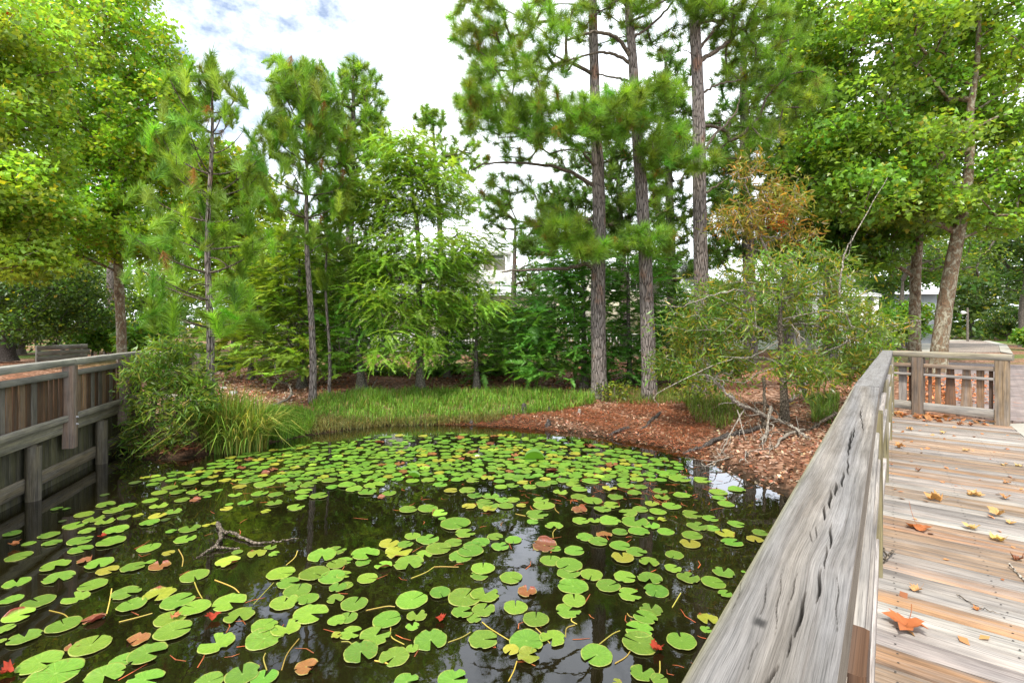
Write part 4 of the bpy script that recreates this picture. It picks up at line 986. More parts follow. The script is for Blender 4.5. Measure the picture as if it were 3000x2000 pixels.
for i, (u, v, wpx, ang, kind) in enumerate(solo):
    z = 0.004 + 0.0015 * (i % 7) if kind != 'd' else -0.035
    p = G(u, v, z); rad = wpx / 2 * p[1] / F / math.hypot(1, (u - 1500) / F)
    src = PADS[kind][i % len(PADS[kind])]
    # turn a direction seen in the picture into one on the water
    a = R(ang); gy_ = math.sin(a) * p[1] / (v - HOR); gx_ = math.cos(a) * p[1] / F + p[0] / p[1] * gy_
    o = src.copy(); C.objects.link(o)
    o.location = p; o.scale = (rad, rad, rad)
    o.rotation_euler = (random.gauss(0, 0.02), random.gauss(0, 0.02), math.atan2(gy_, gx_) if kind in 'gd' else R(random.uniform(0, 360)))
    zn = [z_[2] for z_ in ZONES if z_[0] <= u < z_[1]][0]
    dist = 'in the foreground' if v > 1790 else ('mid pond' if v > 1560 else 'farther out')
    lb = '%s lily pad floating %s %s' % (KN[kind], zn, dist)
    tag(o, lb, 'lily pad', 'lily pads, ' + KN[kind] + ', ' + zn + ', ' + dist)
mbv = []
for i, (u, v, wpx, ang, kind) in enumerate(rest):
    src = PADS[kind][i % len(PADS[kind])]; me = src.data; n = len(me.vertices)
    A_ = np.zeros(n * 3); me.vertices.foreach_get('co', A_); A_ = A_.reshape(-1, 3)
    cc = np.zeros(n * 4); me.color_attributes['Col'].data.foreach_get('color', cc); cc = cc.reshape(-1, 4)[:, :3]
    T_ = np.zeros(len(me.loops), int); me.loops.foreach_get('vertex_index', T_); T_ = T_.reshape(-1, 4)
    p = G(u, v, 0.004 + 0.0015 * (i % 7)); rad = wpx / 2 * p[1] / F / math.hypot(1, (u - 1500) / F); a = R(ang)
    Rm = np.array([(math.cos(a), -math.sin(a), 0), (math.sin(a), math.cos(a), 0), (0, 0, 1)])
    mbv.append((A_ @ Rm.T * rad + p, T_, cc * random.uniform(0.8, 1.15)))
V, T, c = join(mbv)
tag(mesh_np('distant_lily_pads', V, T, leaf_mat('small_lily_pad', 0.0, 0.4, 0.4), None, c, smooth=True), 'crowd of small green lily pads covering the far part of the pond', 'lily pads', kind='stuff')
# stalks and fallen needles seen in the dark water
ST = [(770, 760, 735, 935), (1340, 715, 1395, 830), (1480, 700, 1650, 790), (2050, 500, 1970, 600), (1885, 720, 1745, 870), (1830, 1205, 1840, 1325), (2060, 1105, 1940, 1325), (1230, 490, 1255, 610), (340, 910, 470, 960), (820, 990, 1050, 930),
      (1340, 1030, 1440, 1140, 1), (970, 990, 1155, 1115, 1), (735, 1130, 890, 1060, 1), (1210, 1260, 1150, 1400, 1), (1775, 1145, 1920, 1050, 1), (1590, 960, 1625, 1005, 1), (1610, 1010, 1545, 1100, 1), (170, 910, 370, 885, 1), (480, 690, 640, 610, 1), (640, 610, 810, 612, 1), (0, 1125, 80, 1150, 1), (230, 1255, 330, 1300, 1), (340, 1030, 435, 1145, 1), (1460, 410, 1490, 340, 1), (1885, 1275, 1995, 1185, 1), (2195, 1260, 2180, 1370, 1), (1970, 930, 2010, 960, 1), (1270, 260, 1200, 245, 1), (1500, 240, 1470, 180, 1), (2280, 890, 2340, 790, 1)]
mb = MB()
for e in ST:
    ox = 1000 if len(e) == 5 else 0
    p, q = G(ox + e[0] / 2.352, 1400 + e[1] / 2.352, 0.004), G(ox + e[2] / 2.352, 1400 + e[3] / 2.352, -0.001)
    P = smooth_path([p, (p + q) / 2 + (random.gauss(0, 0.02), random.gauss(0, 0.02), 0.001), q], 8); mb.tube(P, 0.0045, 5, tint(1, (0.34, 0.26, 0.05), 0.2)[0])
tag(mb.build('lily_stalks', leaf_mat('lily_stalk', 0.0, 0.5)), 'thin yellow lily stalks lying just at the water surface', 'lily stalks', kind='stuff')
mb = MB()
for i in range(420):
    u = random.uniform(350, 2200) if i < 160 else random.gauss(1850, 170); v = random.uniform(1290, 1980) if i < 160 else random.uniform(1290, 1480)
    if i < 160 and v > 1500: v = random.uniform(1290, 1980)
    p = G(u, v, 0.003)
    if shore_dist(np.array(p[0]), np.array(p[1])) > -0.03: continue
    a = random.uniform(0, PI); l = random.uniform(0.06, 0.22); d = np.array((math.cos(a), math.sin(a), 0)) * l / 2; s_ = np.array((-math.sin(a), math.cos(a), 0)) * 0.004
    b = np.array((-math.sin(a), math.cos(a), 0)) * random.gauss(0, 0.015)
    mb.add([p - d - s_, p + b - s_, p + b + s_, p - d + s_], [(0, 1, 2, 3)], tint(1, (0.26, 0.07, 0.02), 0.3)[0]); mb.add([p + b - s_, p + d - s_ * .5, p + d + s_ * .5, p + b + s_], [(0, 1, 2, 3)], tint(1, (0.26, 0.07, 0.02), 0.3)[0])
tag(mb.build('floating_pine_straw', leaf_mat('straw', 0.0, 0.7)), 'rusty pine needles floating between the lily pads', 'pine straw', kind='stuff')

# ------------------------------------------------------------------ a folded lifted pad, a flower, red leaves, a sunken branch
def folded(u, v, wpx, label, hgt):
    p = G(u, v, 0.0); r_ = wpx / 2 * p[1] / F
    a = np.linspace(0, 2 * PI, 30)[:-1]; mb = MB()
    for s_ in (-1, 1):
        V = [(0, 0, 0)]; 
        th = np.linspace(0, PI, 15); pts = np.column_stack([r_ * np.cos(th), s_ * r_ * np.sin(th) * 0.55, r_ * np.sin(th) * hgt])
        V = np.vstack([[(0, 0, 0)], pts]); mb.add(V, [(0, i, i + 1, i + 1) for i in range(1, 15)], (0.13, 0.30, 0.03))
    mb.V = [v_ + p + (0, 0, 0.02) for v_ in mb.V]
    # triangles only
    Vv = np.vstack(mb.V); T3 = np.vstack(mb.Q)[:, :3]
    o = mesh_np('lily_pad', Vv - p, T3, M['leaf'], None, np.vstack(mb.c), loc=p); tag(o, label, 'lily pad')
folded(1565, 1347, 58, 'pale green lily pad folded upright above the crowded far pads', 0.9)
folded(1212, 1400, 36, 'small lily pad with one pointed half folded up beyond the sunken branch', 0.9)
p = G(1398, 1338, 0.03); fl = thing('water_lily_flower', 'small white water lily flower open among the far pads', 'flower', p)
mb = MB()
for ring, (n_, l_, e_) in enumerate(((8, 0.06, 0.5), (7, 0.05, 1.0))):
    for i in range(n_):
        a = i / n_ * 2 * PI + ring * 0.3; d = np.array((math.cos(a) * math.cos(e_), math.sin(a) * math.cos(e_), math.sin(e_))); s_ = np.array((-math.sin(a), math.cos(a), 0)) * 0.014
        mb.add([np.zeros(3), d * l_ * 0.55 - s_, d * l_, d * l_ * 0.55 + s_], [(0, 1, 2, 3)], (0.8, 0.8, 0.78))
mb.build('petals', M['grass'], fl)
mb = MB(); mb.tube([(0, 0, 0), (0, 0, 0.03)], 0.012, 8, (0.7, 0.5, 0.05)); mb.build('stamens', M['grass'], fl)

def maple_outline():
    """a five lobed plane-tree leaf, tip towards +y"""
    pts = [(0.0, 0.0), (0.16, -0.10), (0.42, -0.12), (0.36, 0.04), (0.62, 0.16), (0.50, 0.24), (0.74, 0.50), (0.46, 0.46), (0.40, 0.56), (0.26, 0.52), (0.30, 0.74), (0.14, 0.78), (0.0, 1.05)]
    return pts + [(-x, y) for x, y in pts[-2:0:-1]]
def leaf_obj(name, p, size, rz, col, curl, label, cat, group=None, lift=0.0, stalk=True, seed=0):
    g = np.random.default_rng(seed + 5)
    out = np.array(maple_outline()); ctr = np.array((0, 0.35)); rings = [0.0, 0.33, 0.66, 1.0]
    V = []; n = len(out)
    for f in rings:
        V += [(*(ctr + (o_ - ctr) * f), 0) for o_ in out]
    V = np.array(V); x, y = V[:, 0], V[:, 1] - 0.35
    z = curl * (x ** 2 * 1.3 + 0.5 * y ** 2) + 0.10 * np.sin(x * 8 + y * 3 + g.uniform(0, 6)) * (0.3 + curl) + 0.09 * np.sin(y * 8 - x * 4 + g.uniform(0, 6)) * (0.3 + curl) + 0.05 * g.normal(size=len(V)) * (0.3 + curl)
    V = np.column_stack([x * (1 - 0.25 * curl * np.abs(x)), y, z - z.min()]) * size
    c = np.array(col)[None] * (0.85 + 0.3 * g.random((len(V), 1)))
    mb = MB(); Q = []
    for r_ in range(3):
        for i in range(n): Q.append((r_ * n + i, r_ * n + (i + 1) % n, (r_ + 1) * n + (i + 1) % n, (r_ + 1) * n + i))
    mb.add(V, Q, c)
    if stalk: mb.tube(smooth_path([V[0] , V[0] + np.array((0.02, -0.6, 0.12 + lift)) * size, V[0] + np.array((0.06, -0.85, 0.30 + lift * 2)) * size], 6), 0.012 * size, 5, np.array(col) * 0.8)
    o = mb.build(name, M['dryleaf'], None, smooth=False); o.location = tuple(float(t) for t in p); o.rotation_euler = (0, 0, rz)
    return tag(o, label, cat, group)
for (u, v, s_, lab) in ((300, 1573, 0.07, 'bright red leaf lying on a lily pad near the left piles'), (14, 1970, 0.10, 'orange red leaf floating in the bottom left corner of the pond'), (515, 1805, 0.07, 'small rust brown leaf lying on a green lily pad'),
                        (625, 1808, 0.09, 'dark red leaf sunk at the water surface between lily pads'), (1290, 1812, 0.07, 'curled crimson leaf standing at the surface beside a small pad'), (1925, 1900, 0.09, 'crimson curled leaf tucked beside overlapping pads near the railing'), (42, 1598, 0.09, 'peach coloured leaf on pads by the left piles')):
    leaf_obj('floating_leaf', G(u, v, 0.02), s_, random.uniform(0, 6), (0.26, 0.03, 0.012) if 'rust' not in lab and 'peach' not in lab else (0.35, 0.13, 0.05), 0.5, lab, 'leaf', stalk=False, seed=u)
def branch_obj(name, label, cat, paths, mat, sides=7, group=None, rough=0.06):
    """paths: [(points, r0, r1)] in world space, one object"""
    org = np.asarray(paths[0][0][0], float); mb = MB()
    for P, r0, r1 in paths:
        n = max(8, len(P) * 6); Q = smooth_path(np.asarray(P, float), n); Q[1:-1] += rng.normal(0, max(r0, 0.01) * 0.25, (n - 2, 3))
        mb.tube(Q, np.linspace(r0, r1, n) * (1 + 0.15 * rng.normal(size=n)), sides, (0.3, 0.3, 0.3), rough)
    o = mb.build(name, M[mat], None, smooth=True, loc=org); return tag(o, label, cat, group)
def gz(u, v, z=0.0): return G(u, v, z)
q = lambda x, y, z=0.02: G(x / 2.352, 1400 + y / 2.352, z)
branch_obj('sunken_branch', 'grey forked branch half sunk among pads left of the middle', 'branch', [([q(1500, 305, .03), q(1525, 360, .03), q(1600, 375, .03), q(1750, 440, .02), q(1900, 432, .01), q(2060, 415, .0)], 0.024, 0.005), ([q(1525, 360, .03), q(1515, 420, .04), q(1480, 470, .03), q(1400, 520, .01), q(1330, 570, -.01)], 0.02, 0.008), ([q(1480, 472, .03), q(1560, 480, .02), q(1650, 485, .0)], 0.014, 0.006)], 'twig')

# ------------------------------------------------------------------ dead wood, knees and stones on the banks
def GR_(u, v):
    """point on the modelled ground under a photo pixel"""
    z = 0.3
    for _ in range(12):
        p = G(u, v, z); z = 0.5 * z + 0.5 * float(ground_z(p[0], p[1]))
    return G(u, v, z)
def gl(u, v, dz=0.03): return GR_(u, v) + np.array((0, 0, dz))
branch_obj('fallen_log', 'dark fallen log slanting from the right bank into the water', 'log', [([gl(1935, 1212), gl(1900, 1243), gl(1866, 1276, 0.0)], 0.035, 0.03)], 'dark_log')
branch_obj('fallen_log', 'short dark log lying along the right waterline', 'log', [([gl(1846, 1256), gl(1812, 1266), gl(1775, 1276, -.01)], 0.04, 0.03)], 'dark_log')
branch_obj('fallen_log', 'long dark rotten log lying under the leaning shrub', 'log', [([gl(2230, 1256), gl(2130, 1282), gl(2060, 1312), gl(2000, 1330, 0.0)], 0.05, 0.03)], 'dark_log')
branch_obj('dead_branch', 'grey crooked dead branch standing on the left leaf bank', 'branch', [([gl(798, 1193, .03), gl(845, 1172, .06), gl(852, 1155, .12), gl(842, 1142, .18), W(812, 1110, 13.2), W(806, 1066, 13.3)], 0.035, 0.010), ([gl(842, 1142, .18), W(790, 1115, 13.0), W(760, 1090, 13.1)], 0.016, 0.006)], 'pale_twig')
branch_obj('dead_branch', 'thin pale stick leaning by the grass edge', 'branch', [([gl(1088, 1141, .02), W(1098, 1120, 14.6), W(1106, 1110, 14.5)], 0.02, 0.012)], 'pale_twig')
TG = [  # (pixel path with depth, r0, r1)
    ([(2300, 1245, 9.7), (2230, 1212, 9.4), (2160, 1180, 9.2), (2115, 1135, 9.2), (2092, 1117, 9.2)], 0.05, 0.018, 'grey dead branch arching left over the leaf bank under the shrub'),
    ([(2395, 1308, 8.4), (2340, 1262, 8.7), (2285, 1232, 9.2), (2240, 1218, 9.4)], 0.028, 0.01, 'dead branch running down right towards the cap rail'),
    ([(2355, 1258, 8.9), (2300, 1275, 8.6), (2265, 1312, 8.2), (2200, 1352, 7.9), (2175, 1385, 7.6), (2160, 1420, 7.4)], 0.03, 0.007, 'pale bare branch dipping from the bank into the pond'),
    ([(2258, 1190, 9.3), (2250, 1240, 9.0), (2240, 1285, 8.6), (2222, 1318, 8.3), (2195, 1350, 8.0), (2160, 1375, 7.8)], 0.03, 0.022, 'thick grey dead stem standing and leaning to the waterline'),
    ([(2222, 1303, 8.5), (2150, 1335, 8.2), (2100, 1350, 8.0), (2065, 1366, 7.9)], 0.018, 0.006, 'thin white branch reaching left across the waterline'),
    ([(2182, 1195, 9.3), (2140, 1270, 8.8), (2115, 1320, 8.4), (2104, 1345, 8.3)], 0.013, 0.005, 'slim pale twig curving down to the water edge'),
    ([(2160, 1200, 9.2), (2175, 1255, 8.9), (2186, 1298, 8.7)], 0.014, 0.006, 'short straight pale twig beside the rotten log'),
    ([(2450, 1210, 9.3), (2400, 1240, 9.2), (2360, 1262, 9.0), (2300, 1265, 8.9)], 0.035, 0.015, 'dark dead limb lying behind the cap rail'),
    ([(2340, 1262, 8.9), (2343, 1300, 8.5), (2330, 1350, 8.1), (2322, 1390, 7.9)], 0.012, 0.004, 'fine dangling twig near the cap rail'),
    ([(2238, 1100, 9.6), (2240, 1180, 9.5), (2238, 1250, 9.4)], 0.03, 0.03, 'dark upright dead stem left of the shrub trunk')]
for pth, r0, r1, lab in TG:
    P = [W(*a) for a in pth]
    branch_obj('dead_branch', lab, 'branch', [(P, r0, r1)] + [([P[i], P[i] + rng.normal(0, 0.12, 3) + (P[min(i + 1, len(P) - 1)] - P[i - 1]) * 0.25, P[i] + rng.normal(0, 0.22, 3) + (P[min(i + 1, len(P) - 1)] - P[i - 1]) * 0.5 + (0, 0, -0.1)], r1 * 0.7 + 0.002, 0.002) for i in range(1, len(P)) for _ in range(2)], 'pale_twig' if 'dark' not in lab else 'twig')
KNE = [(1535, 1208, 22, 'tallest dark cypress knee standing at the edge of the grass strip'), (1475, 1210, 14, 'dark cypress knee left of the tallest knee'), (1608, 1203, 10, 'small dark knee poking from the grass right of the tallest knee'), (1606, 1247, 16, 'black knee standing right at the waterline'), (1380, 1240, 10, 'dark stub lying low at the left end of the red straw shore'), (1697, 1210, 11, 'pale broken stump on the straw bank'), (1505, 1226, 8, 'tiny dark knee on the red straw slope')]
for u, v, hpx, lab in KNE:
    p = GR_(u, v); hh = hpx * p[1] / F * 1.2; mb = MB()
    mb.tube([(0, 0, -0.05), (0, 0, 0.02), (0.01, 0, hh * 0.5), (0, 0.01, hh * 0.85), (0, 0, hh), (0, 0, hh * 1.01)], np.array((1.3, 1.1, 0.75, 0.55, 0.3, 0.02)) * hh * 0.45, 9, (1, 1, 1), 0.08)
    tag(mb.build('cypress_knee' if 'stump' not in lab else 'tree_stump', M['pale_twig' if 'pale' in lab else 'dark_log'], None, True, loc=None), lab, 'stump').location = tuple(p)
M['stone'] = plain_mat('pale_stone', (0.36, 0.35, 0.34), 0.85, 0.3, 6)
for i, (u, v, wpx, lab) in enumerate(((505, 1253, 24, 'flat pale stone at the foot of the leafy thicket'), (582, 1163, 24, 'grey stone right of the thicket below the end post'), (625, 1125, 22, 'upper white stone right of the left thin pine'), (657, 1137, 20, 'whitish stone among dry leaves, farthest right of the cluster'), (620, 1140, 16, 'small grey stone touching the left thin pine'), (682, 1152, 26, 'pale stone just behind the tall grass clump'))):
    p = GR_(u, v); r_ = wpx / 2 * p[1] / F; d = ball(1)[0]
    n_ = 10; th = np.linspace(0.02, PI - 0.02, 7); ph = np.arange(n_) / n_ * 2 * PI
    T_, P_ = np.meshgrid(th, ph, indexing='ij'); q_ = 1 + 0.14 * np.sin(P_ * 3 + i) * np.sin(T_ * 2) + 0.1 * rng.normal(size=T_.shape)
    V = np.stack([np.sin(T_) * np.cos(P_) * q_, np.sin(T_) * np.sin(P_) * q_ * 0.8, np.cos(T_) * q_ * 0.5], -1).reshape(-1, 3) * r_
    Q = [(a * n_ + b, a * n_ + (b + 1) % n_, (a + 1) * n_ + (b + 1) % n_, (a + 1) * n_ + b) for a in range(6) for b in range(n_)]
    tag(mesh_np('stone', V, np.array(Q), M['stone'], None, smooth=True, loc=p), lab, 'stone')

# ------------------------------------------------------------------ dry leaves on the deck
BIG = [(2655, 1838, 0.145, 0.22, (0.36, 0.115, 0.04), 'large crumpled russet leaf on the deck nearest the camera'), (2690, 1548, 0.13, 0.3, (0.36, 0.12, 0.04), 'russet curled leaf with upright stalk on the deck'), (2845, 1548, 0.085, 0.4, (0.50, 0.33, 0.13), 'tan five lobed leaf lying flat beyond the curled russet leaf'),
       (2924, 1582, 0.085, 0.5, (0.55, 0.38, 0.12), 'yellow tan leaf near the right edge of the view'), (2738, 1465, 0.11, 0.7, (0.45, 0.24, 0.09), 'pair of bent tan brown leaf halves in mid deck'), (2683, 1728, 0.06, 0.4, (0.46, 0.25, 0.11), 'small tan leaf just above the large russet leaf'),
       (2860, 1784, 0.035, 0.4, (0.45, 0.18, 0.06), 'little orange leaf beside the long dark twig'), (2980, 1640, 0.06, 0.8, (0.22, 0.09, 0.05), 'dark curled leaf at the right frame edge'), (2920, 1510, 0.10, 0.5, (0.47, 0.27, 0.11), 'broad tan leaf lying in line with the right edge'), (2960, 1532, 0.06, 0.4, (0.5, 0.3, 0.12), 'small tan leaf above the yellow one'),
       (2635, 1312, 0.10, 0.6, (0.44, 0.22, 0.09), 'brown leaf resting against the railing foot'), (2855, 1450, 0.11, 0.4, (0.5, 0.3, 0.13), 'long tan leaf in the middle of the planks'), (2945, 1460, 0.07, 0.6, (0.4, 0.2, 0.08), 'brown curled leaf right of the long tan one'), (2665, 1260, 0.09, 0.5, (0.45, 0.25, 0.1), 'tan leaf near the railing in the far half'),
       (2763, 1268, 0.07, 0.5, (0.5, 0.34, 0.14), 'pale tan leaf in the far half of the deck'), (2815, 1245, 0.08, 0.8, (0.32, 0.13, 0.06), 'dark brown leaf left of its neighbour by the end railing'), (2845, 1247, 0.07, 0.8, (0.28, 0.11, 0.05), 'dark brown leaf in front of the end railing middle'), (2830, 1320, 0.07, 0.5, (0.48, 0.3, 0.13), 'tan leaf halfway along the planks'),
       (2690, 1380, 0.05, 0.7, (0.2, 0.1, 0.06), 'tiny dark leaf curled on an orange plank'), (2985, 1365, 0.07, 0.4, (0.5, 0.36, 0.16), 'yellowish leaf against the right frame edge'), (2940, 1362, 0.05, 0.4, (0.5, 0.33, 0.13), 'small yellow leaf near the right frame edge'), (2950, 1415, 0.06, 0.6, (0.35, 0.18, 0.08), 'brown leaf far right of mid deck')]
for i, (u, v, s_, cu, c_, lab) in enumerate(BIG):
    leaf_obj('dry_leaf', G(u, v, DECK + 0.004), s_ * 0.9, random.uniform(0, 6.28) if i > 1 else (2.2, 2.9)[i], c_, cu * 1.25, lab, 'leaf', 'dry leaves on the deck', lift=0.5 if i == 1 else 0.1, seed=i)
mb = MB()
for i in range(230):
    if i < 110: xx, zz = rng.uniform(0.02, 1.35), rng.uniform(1.2, 9.9)
    else: f = abs(rng.normal(0, 0.22)); zz = 10.0 - f * 0.8 - rng.uniform(0, 0.1); xx = rng.uniform(0.02, 0.62) if i < 190 else rng.uniform(0.3, 1.3)
    p = L2W(xx, zz, DECK + 0.006 + (0.03 * rng.random() if i > 110 else 0)); s_ = rng.uniform(0.012, 0.03) if i < 110 else rng.uniform(0.03, 0.06)
    a = rng.uniform(0, 6.28); ex = np.array((math.cos(a), math.sin(a), rng.normal(0, 0.25))) * s_; ey = np.array((-math.sin(a), math.cos(a), rng.normal(0, 0.3))) * s_ * 0.7
    mb.add([p - ex, p + ey + (0, 0, s_ * 0.3), p + ex, p - ey], [(0, 1, 2, 3)], tint(1, (0.40, 0.17, 0.07), 0.35)[0])
tag(mb.build('leaf_crumbs', M['dryleaf']), 'brown leaf crumbs and a drift of leaves by the end railing', 'leaf litter', kind='stuff')
def dp(u, v, dz=0.008): return G(u, v, DECK + dz)
branch_obj('twig', 'long thin dark twig lying on the deck planks', 'twig', [([dp(2803, 1740), dp(2850, 1768), dp(2882, 1783), dp(2940, 1800)], 0.003, 0.0015)], 'twig')
branch_obj('twig', 'pale stick entering from the right frame edge on the deck', 'twig', [([dp(2957, 1650, 0.02), dp(2980, 1678), dp(3005, 1702)], 0.006, 0.005)], 'pale_twig')
branch_obj('twig', 'forked brown twig sticking out from the railing foot onto the deck', 'twig', [([dp(2585, 1645), dp(2600, 1630, 0.03), dp(2618, 1612, 0.02)], 0.009, 0.005), ([dp(2600, 1630, 0.03), dp(2590, 1608, 0.03), dp(2586, 1602)], 0.006, 0.003)], 'twig')
# ------------------------------------------------------------------ grass and litter (uncountable)
def blades(P, h, wd, col, lean=0.35, segs=3):
    n = len(P); a = rng.uniform(0, 2 * PI, n); ln = np.abs(rng.normal(0, lean, n)); hh = h * rng.uniform(0.55, 1.25, n)
    d = np.column_stack([np.cos(a), np.sin(a), np.zeros(n)]); s_ = np.column_stack([-np.sin(a), np.cos(a), np.zeros(n)])
    Vs = []
    for i in range(segs):
        f = i / segs; c_ = P + d * (hh * ln * f ** 2)[:, None] + np.array((0, 0, 1)) * (hh * (f - 0.28 * ln * f ** 3))[:, None]; ww = wd * (1 - 0.55 * f)
        Vs += [c_ - s_ * ww / 2, c_ + s_ * ww / 2]
    Vs.append(P + d * (hh * ln)[:, None] + np.array((0, 0, 1)) * (hh * (1 - 0.42 * ln))[:, None])
    V = np.stack(Vs, 1); k = V.shape[1]; T = []
    for i in range(segs - 1): T += [(2 * i, 2 * i + 1, 2 * i + 3), (2 * i, 2 * i + 3, 2 * i + 2)]
    T.append((k - 3, k - 2, k - 1))
    T = np.array(T)[None] + (np.arange(n) * k)[:, None, None]
    cf = np.ones((k, 1)); cf[:2] = 0.85
    c = col[:, None, :] * cf[None]
    return V.reshape(-1, 3), T.reshape(-1, 3), c.reshape(-1, 3)
def on_ground(P2): 
    z = ground_z(P2[:, 0], P2[:, 1]); return np.column_stack([P2, z - 0.01])
GC = (0.15, 0.285, 0.032)
def region_pts(n, poly_px, dens=None):
    """random ground points whose photo position falls inside a pixel polygon"""
    poly = np.array(poly_px, float); lo, hi = poly.min(0), poly.max(0); out = []
    corners = np.array([GR_(u, v)[:2] for u, v in poly_px]); a, b = corners.min(0) - 0.3, corners.max(0) + 0.3
    while len(out) < n:
        Q = rng.uniform(a, b, (4000, 2)); z = ground_z(Q[:, 0], Q[:, 1])
        u = 1500 + F * Q[:, 0] / Q[:, 1]; v = HOR + F * (CZ - z) / Q[:, 1]
        ins = np.zeros(len(Q), bool)
        for (x0, y0), (x1, y1) in zip(poly, np.roll(poly, -1, 0)):
            if y1 != y0: ins ^= ((y0 > v) != (y1 > v)) & (u < (x1 - x0) * (v - y0) / (y1 - y0) + x0)
        ins &= z > -0.02
        out += list(Q[ins])
    return on_ground(np.array(out[:n]))
parts = []
STRIP = [(905, 1185), (960, 1160), (1080, 1150), (1300, 1147), (1600, 1148), (1745, 1160), (1740, 1185), (1640, 1205), (1480, 1222), (1300, 1240), (1060, 1246), (930, 1225)]
P = region_pts(19000, STRIP); P = P[(fnoise(P[:, 0] * 1.7, P[:, 1] * 2.5, 2.9) + rng.normal(0, 0.35, len(P))) > -0.35]; gcol = tint(len(P), GC, 0.3, 0.14); dm = rng.random(len(P)) < 0.14; gcol[dm] = tint(dm.sum(), (0.30, 0.26, 0.09), 0.3, 0.15); parts.append(blades(P, 0.25 * np.exp(0.3 * fnoise(P[:, 0], P[:, 1], 3.3)), 0.016, gcol, 0.75))
P = region_pts(3500, [(880, 1225), (1060, 1232), (1300, 1228), (1480, 1215), (1460, 1236), (1300, 1246), (1060, 1256), (900, 1272)]); parts.append(blades(P, 0.20, 0.014, tint(len(P), (0.20, 0.19, 0.06), 0.3, 0.15), 0.9))
P = region_pts(4200, [(780, 1215), (880, 1212), (925, 1232), (910, 1270), (820, 1292), (760, 1290), (740, 1235)]); parts.append(blades(P, 0.30, 0.015, tint(len(P), GC, 0.25, 0.12), 0.6))
P = region_pts(900, [(2000, 1180), (2140, 1170), (2180, 1215), (2120, 1260), (2040, 1240)]); parts.append(blades(P, 0.30, 0.014, tint(len(P), (0.14, 0.20, 0.03), 0.3, 0.12), 0.7))
P = region_pts(700, [(2370, 1170), (2460, 1165), (2450, 1240), (2380, 1250)]); parts.append(blades(P, 0.30, 0.014, tint(len(P), (0.12, 0.20, 0.03), 0.3, 0.12), 0.7))
P = region_pts(1500, [(1760, 1150), (2060, 1140), (2060, 1175), (1900, 1190), (1770, 1180)]); parts.append(blades(P, 0.22, 0.014, tint(len(P), (0.13, 0.18, 0.03), 0.3, 0.12), 0.7))
P = region_pts(1500, [(520, 1240), (600, 1180), (700, 1200), (640, 1260), (560, 1320)]); parts.append(blades(P, 0.25, 0.014, tint(len(P), (0.10, 0.13, 0.03), 0.3, 0.12), 0.8))
V, T, c = join(parts)
tag(mesh_np('shore_grass', V, T, M['grass'], None, c), 'bright green grass strip and tufts along the far shore', 'grass', kind='stuff')
# the tall arching clump at the water's edge
base = GR_(690, 1310); n = 1500
d = ball(n) * np.array((0.62, 0.42, 0)); P = base + d; P[:, 2] = np.maximum(0.0, ground_z(P[:, 0], P[:, 1])) - 0.02
cc = tint(n, (0.16, 0.26, 0.035), 0.25, 0.15); ym = rng.random(n) < 0.35; cc[ym] = tint(ym.sum(), (0.33, 0.32, 0.07), 0.2, 0.1)
a_ = blades(P, 0.98, 0.02, cc, 0.75, 5)
o = mesh_np('grass_clump', a_[0] - base, a_[1], M['grass'], None, a_[2], loc=base)
tag(o, 'tall arching clump of grass at the water edge left of centre', 'grass clump')
# leaf litter and red pine straw on the banks
def flakes(P, size, col, tilt=0.5):
    n = len(P); fr = frames(rng.normal(0, tilt, (n, 3)) + np.array((0, 0, 1)))
    return scatter(np.array([(-0.5, 0, 0), (0, -0.32, 0.06), (0.55, 0, 0.12), (0, 0.32, 0.06)]), np.array([(0, 1, 2), (0, 2, 3)]), P + np.array((0, 0, 0.02)), fr, size * rng.uniform(0.5, 1.3, n), col)
parts = []
LB = [(1500, 1215), (1760, 1170), (2000, 1185), (2320, 1170), (2560, 1120), (2480, 1250), (2330, 1420), (2220, 1440), (2080, 1360), (1900, 1310), (1650, 1268)]
P = region_pts(6500, LB); cc = tint(len(P), (0.24, 0.105, 0.06), 0.5, 0.15); pm = rng.random(len(P)) < 0.3; cc[pm] = tint(pm.sum(), (0.45, 0.33, 0.24), 0.25, 0.08); parts.append(flakes(P, 0.062, cc * 0.75))
LL = [(610, 1110), (640, 1065), (900, 1060), (1010, 1110), (900, 1175), (800, 1205), (640, 1190)]
P = region_pts(5200, LL); cc = tint(len(P), (0.36, 0.17, 0.10), 0.4, 0.15); pm = rng.random(len(P)) < 0.45; cc[pm] = tint(pm.sum(), (0.50, 0.38, 0.30), 0.25, 0.08); parts.append(flakes(P, 0.08, cc * 0.85))
P = region_pts(1500, [(470, 1330), (500, 1250), (600, 1180), (640, 1190), (570, 1270), (590, 1320)]); parts.append(flakes(P, 0.08, tint(len(P), (0.22, 0.09, 0.05), 0.5, 0.15)))
P = region_pts(3500, [(900, 1150), (1000, 1080), (2200, 1060), (2600, 1060), (2500, 1160), (2100, 1150), (1700, 1140)]); parts.append(flakes(P, 0.11, tint(len(P), (0.27, 0.11, 0.05), 0.4, 0.15)))
P = region_pts(1600, [(2640, 1100), (2900, 1100), (2930, 1190), (2640, 1190)]); parts.append(flakes(P + (0, 0, 0.03), 0.09, tint(len(P), (0.42, 0.15, 0.06), 0.35, 0.12)))
P = region_pts(1300, LB); parts.append(flakes(P + (0, 0, 0.01), 0.065, tint(len(P), (0.36, 0.23, 0.15), 0.4, 0.1), 0.7))
V, T, c = join(parts)
tag(mesh_np('leaf_litter', V, T, M['dryleaf'], None, c), 'dry brown and pale leaves strewn over both banks', 'leaf litter', kind='stuff')
P = region_pts(20000, [(1260, 1250), (1330, 1225), (1540, 1215), (1760, 1172), (2000, 1175), (2080, 1240), (2080, 1360), (1900, 1312), (1700, 1275), (1500, 1258)])
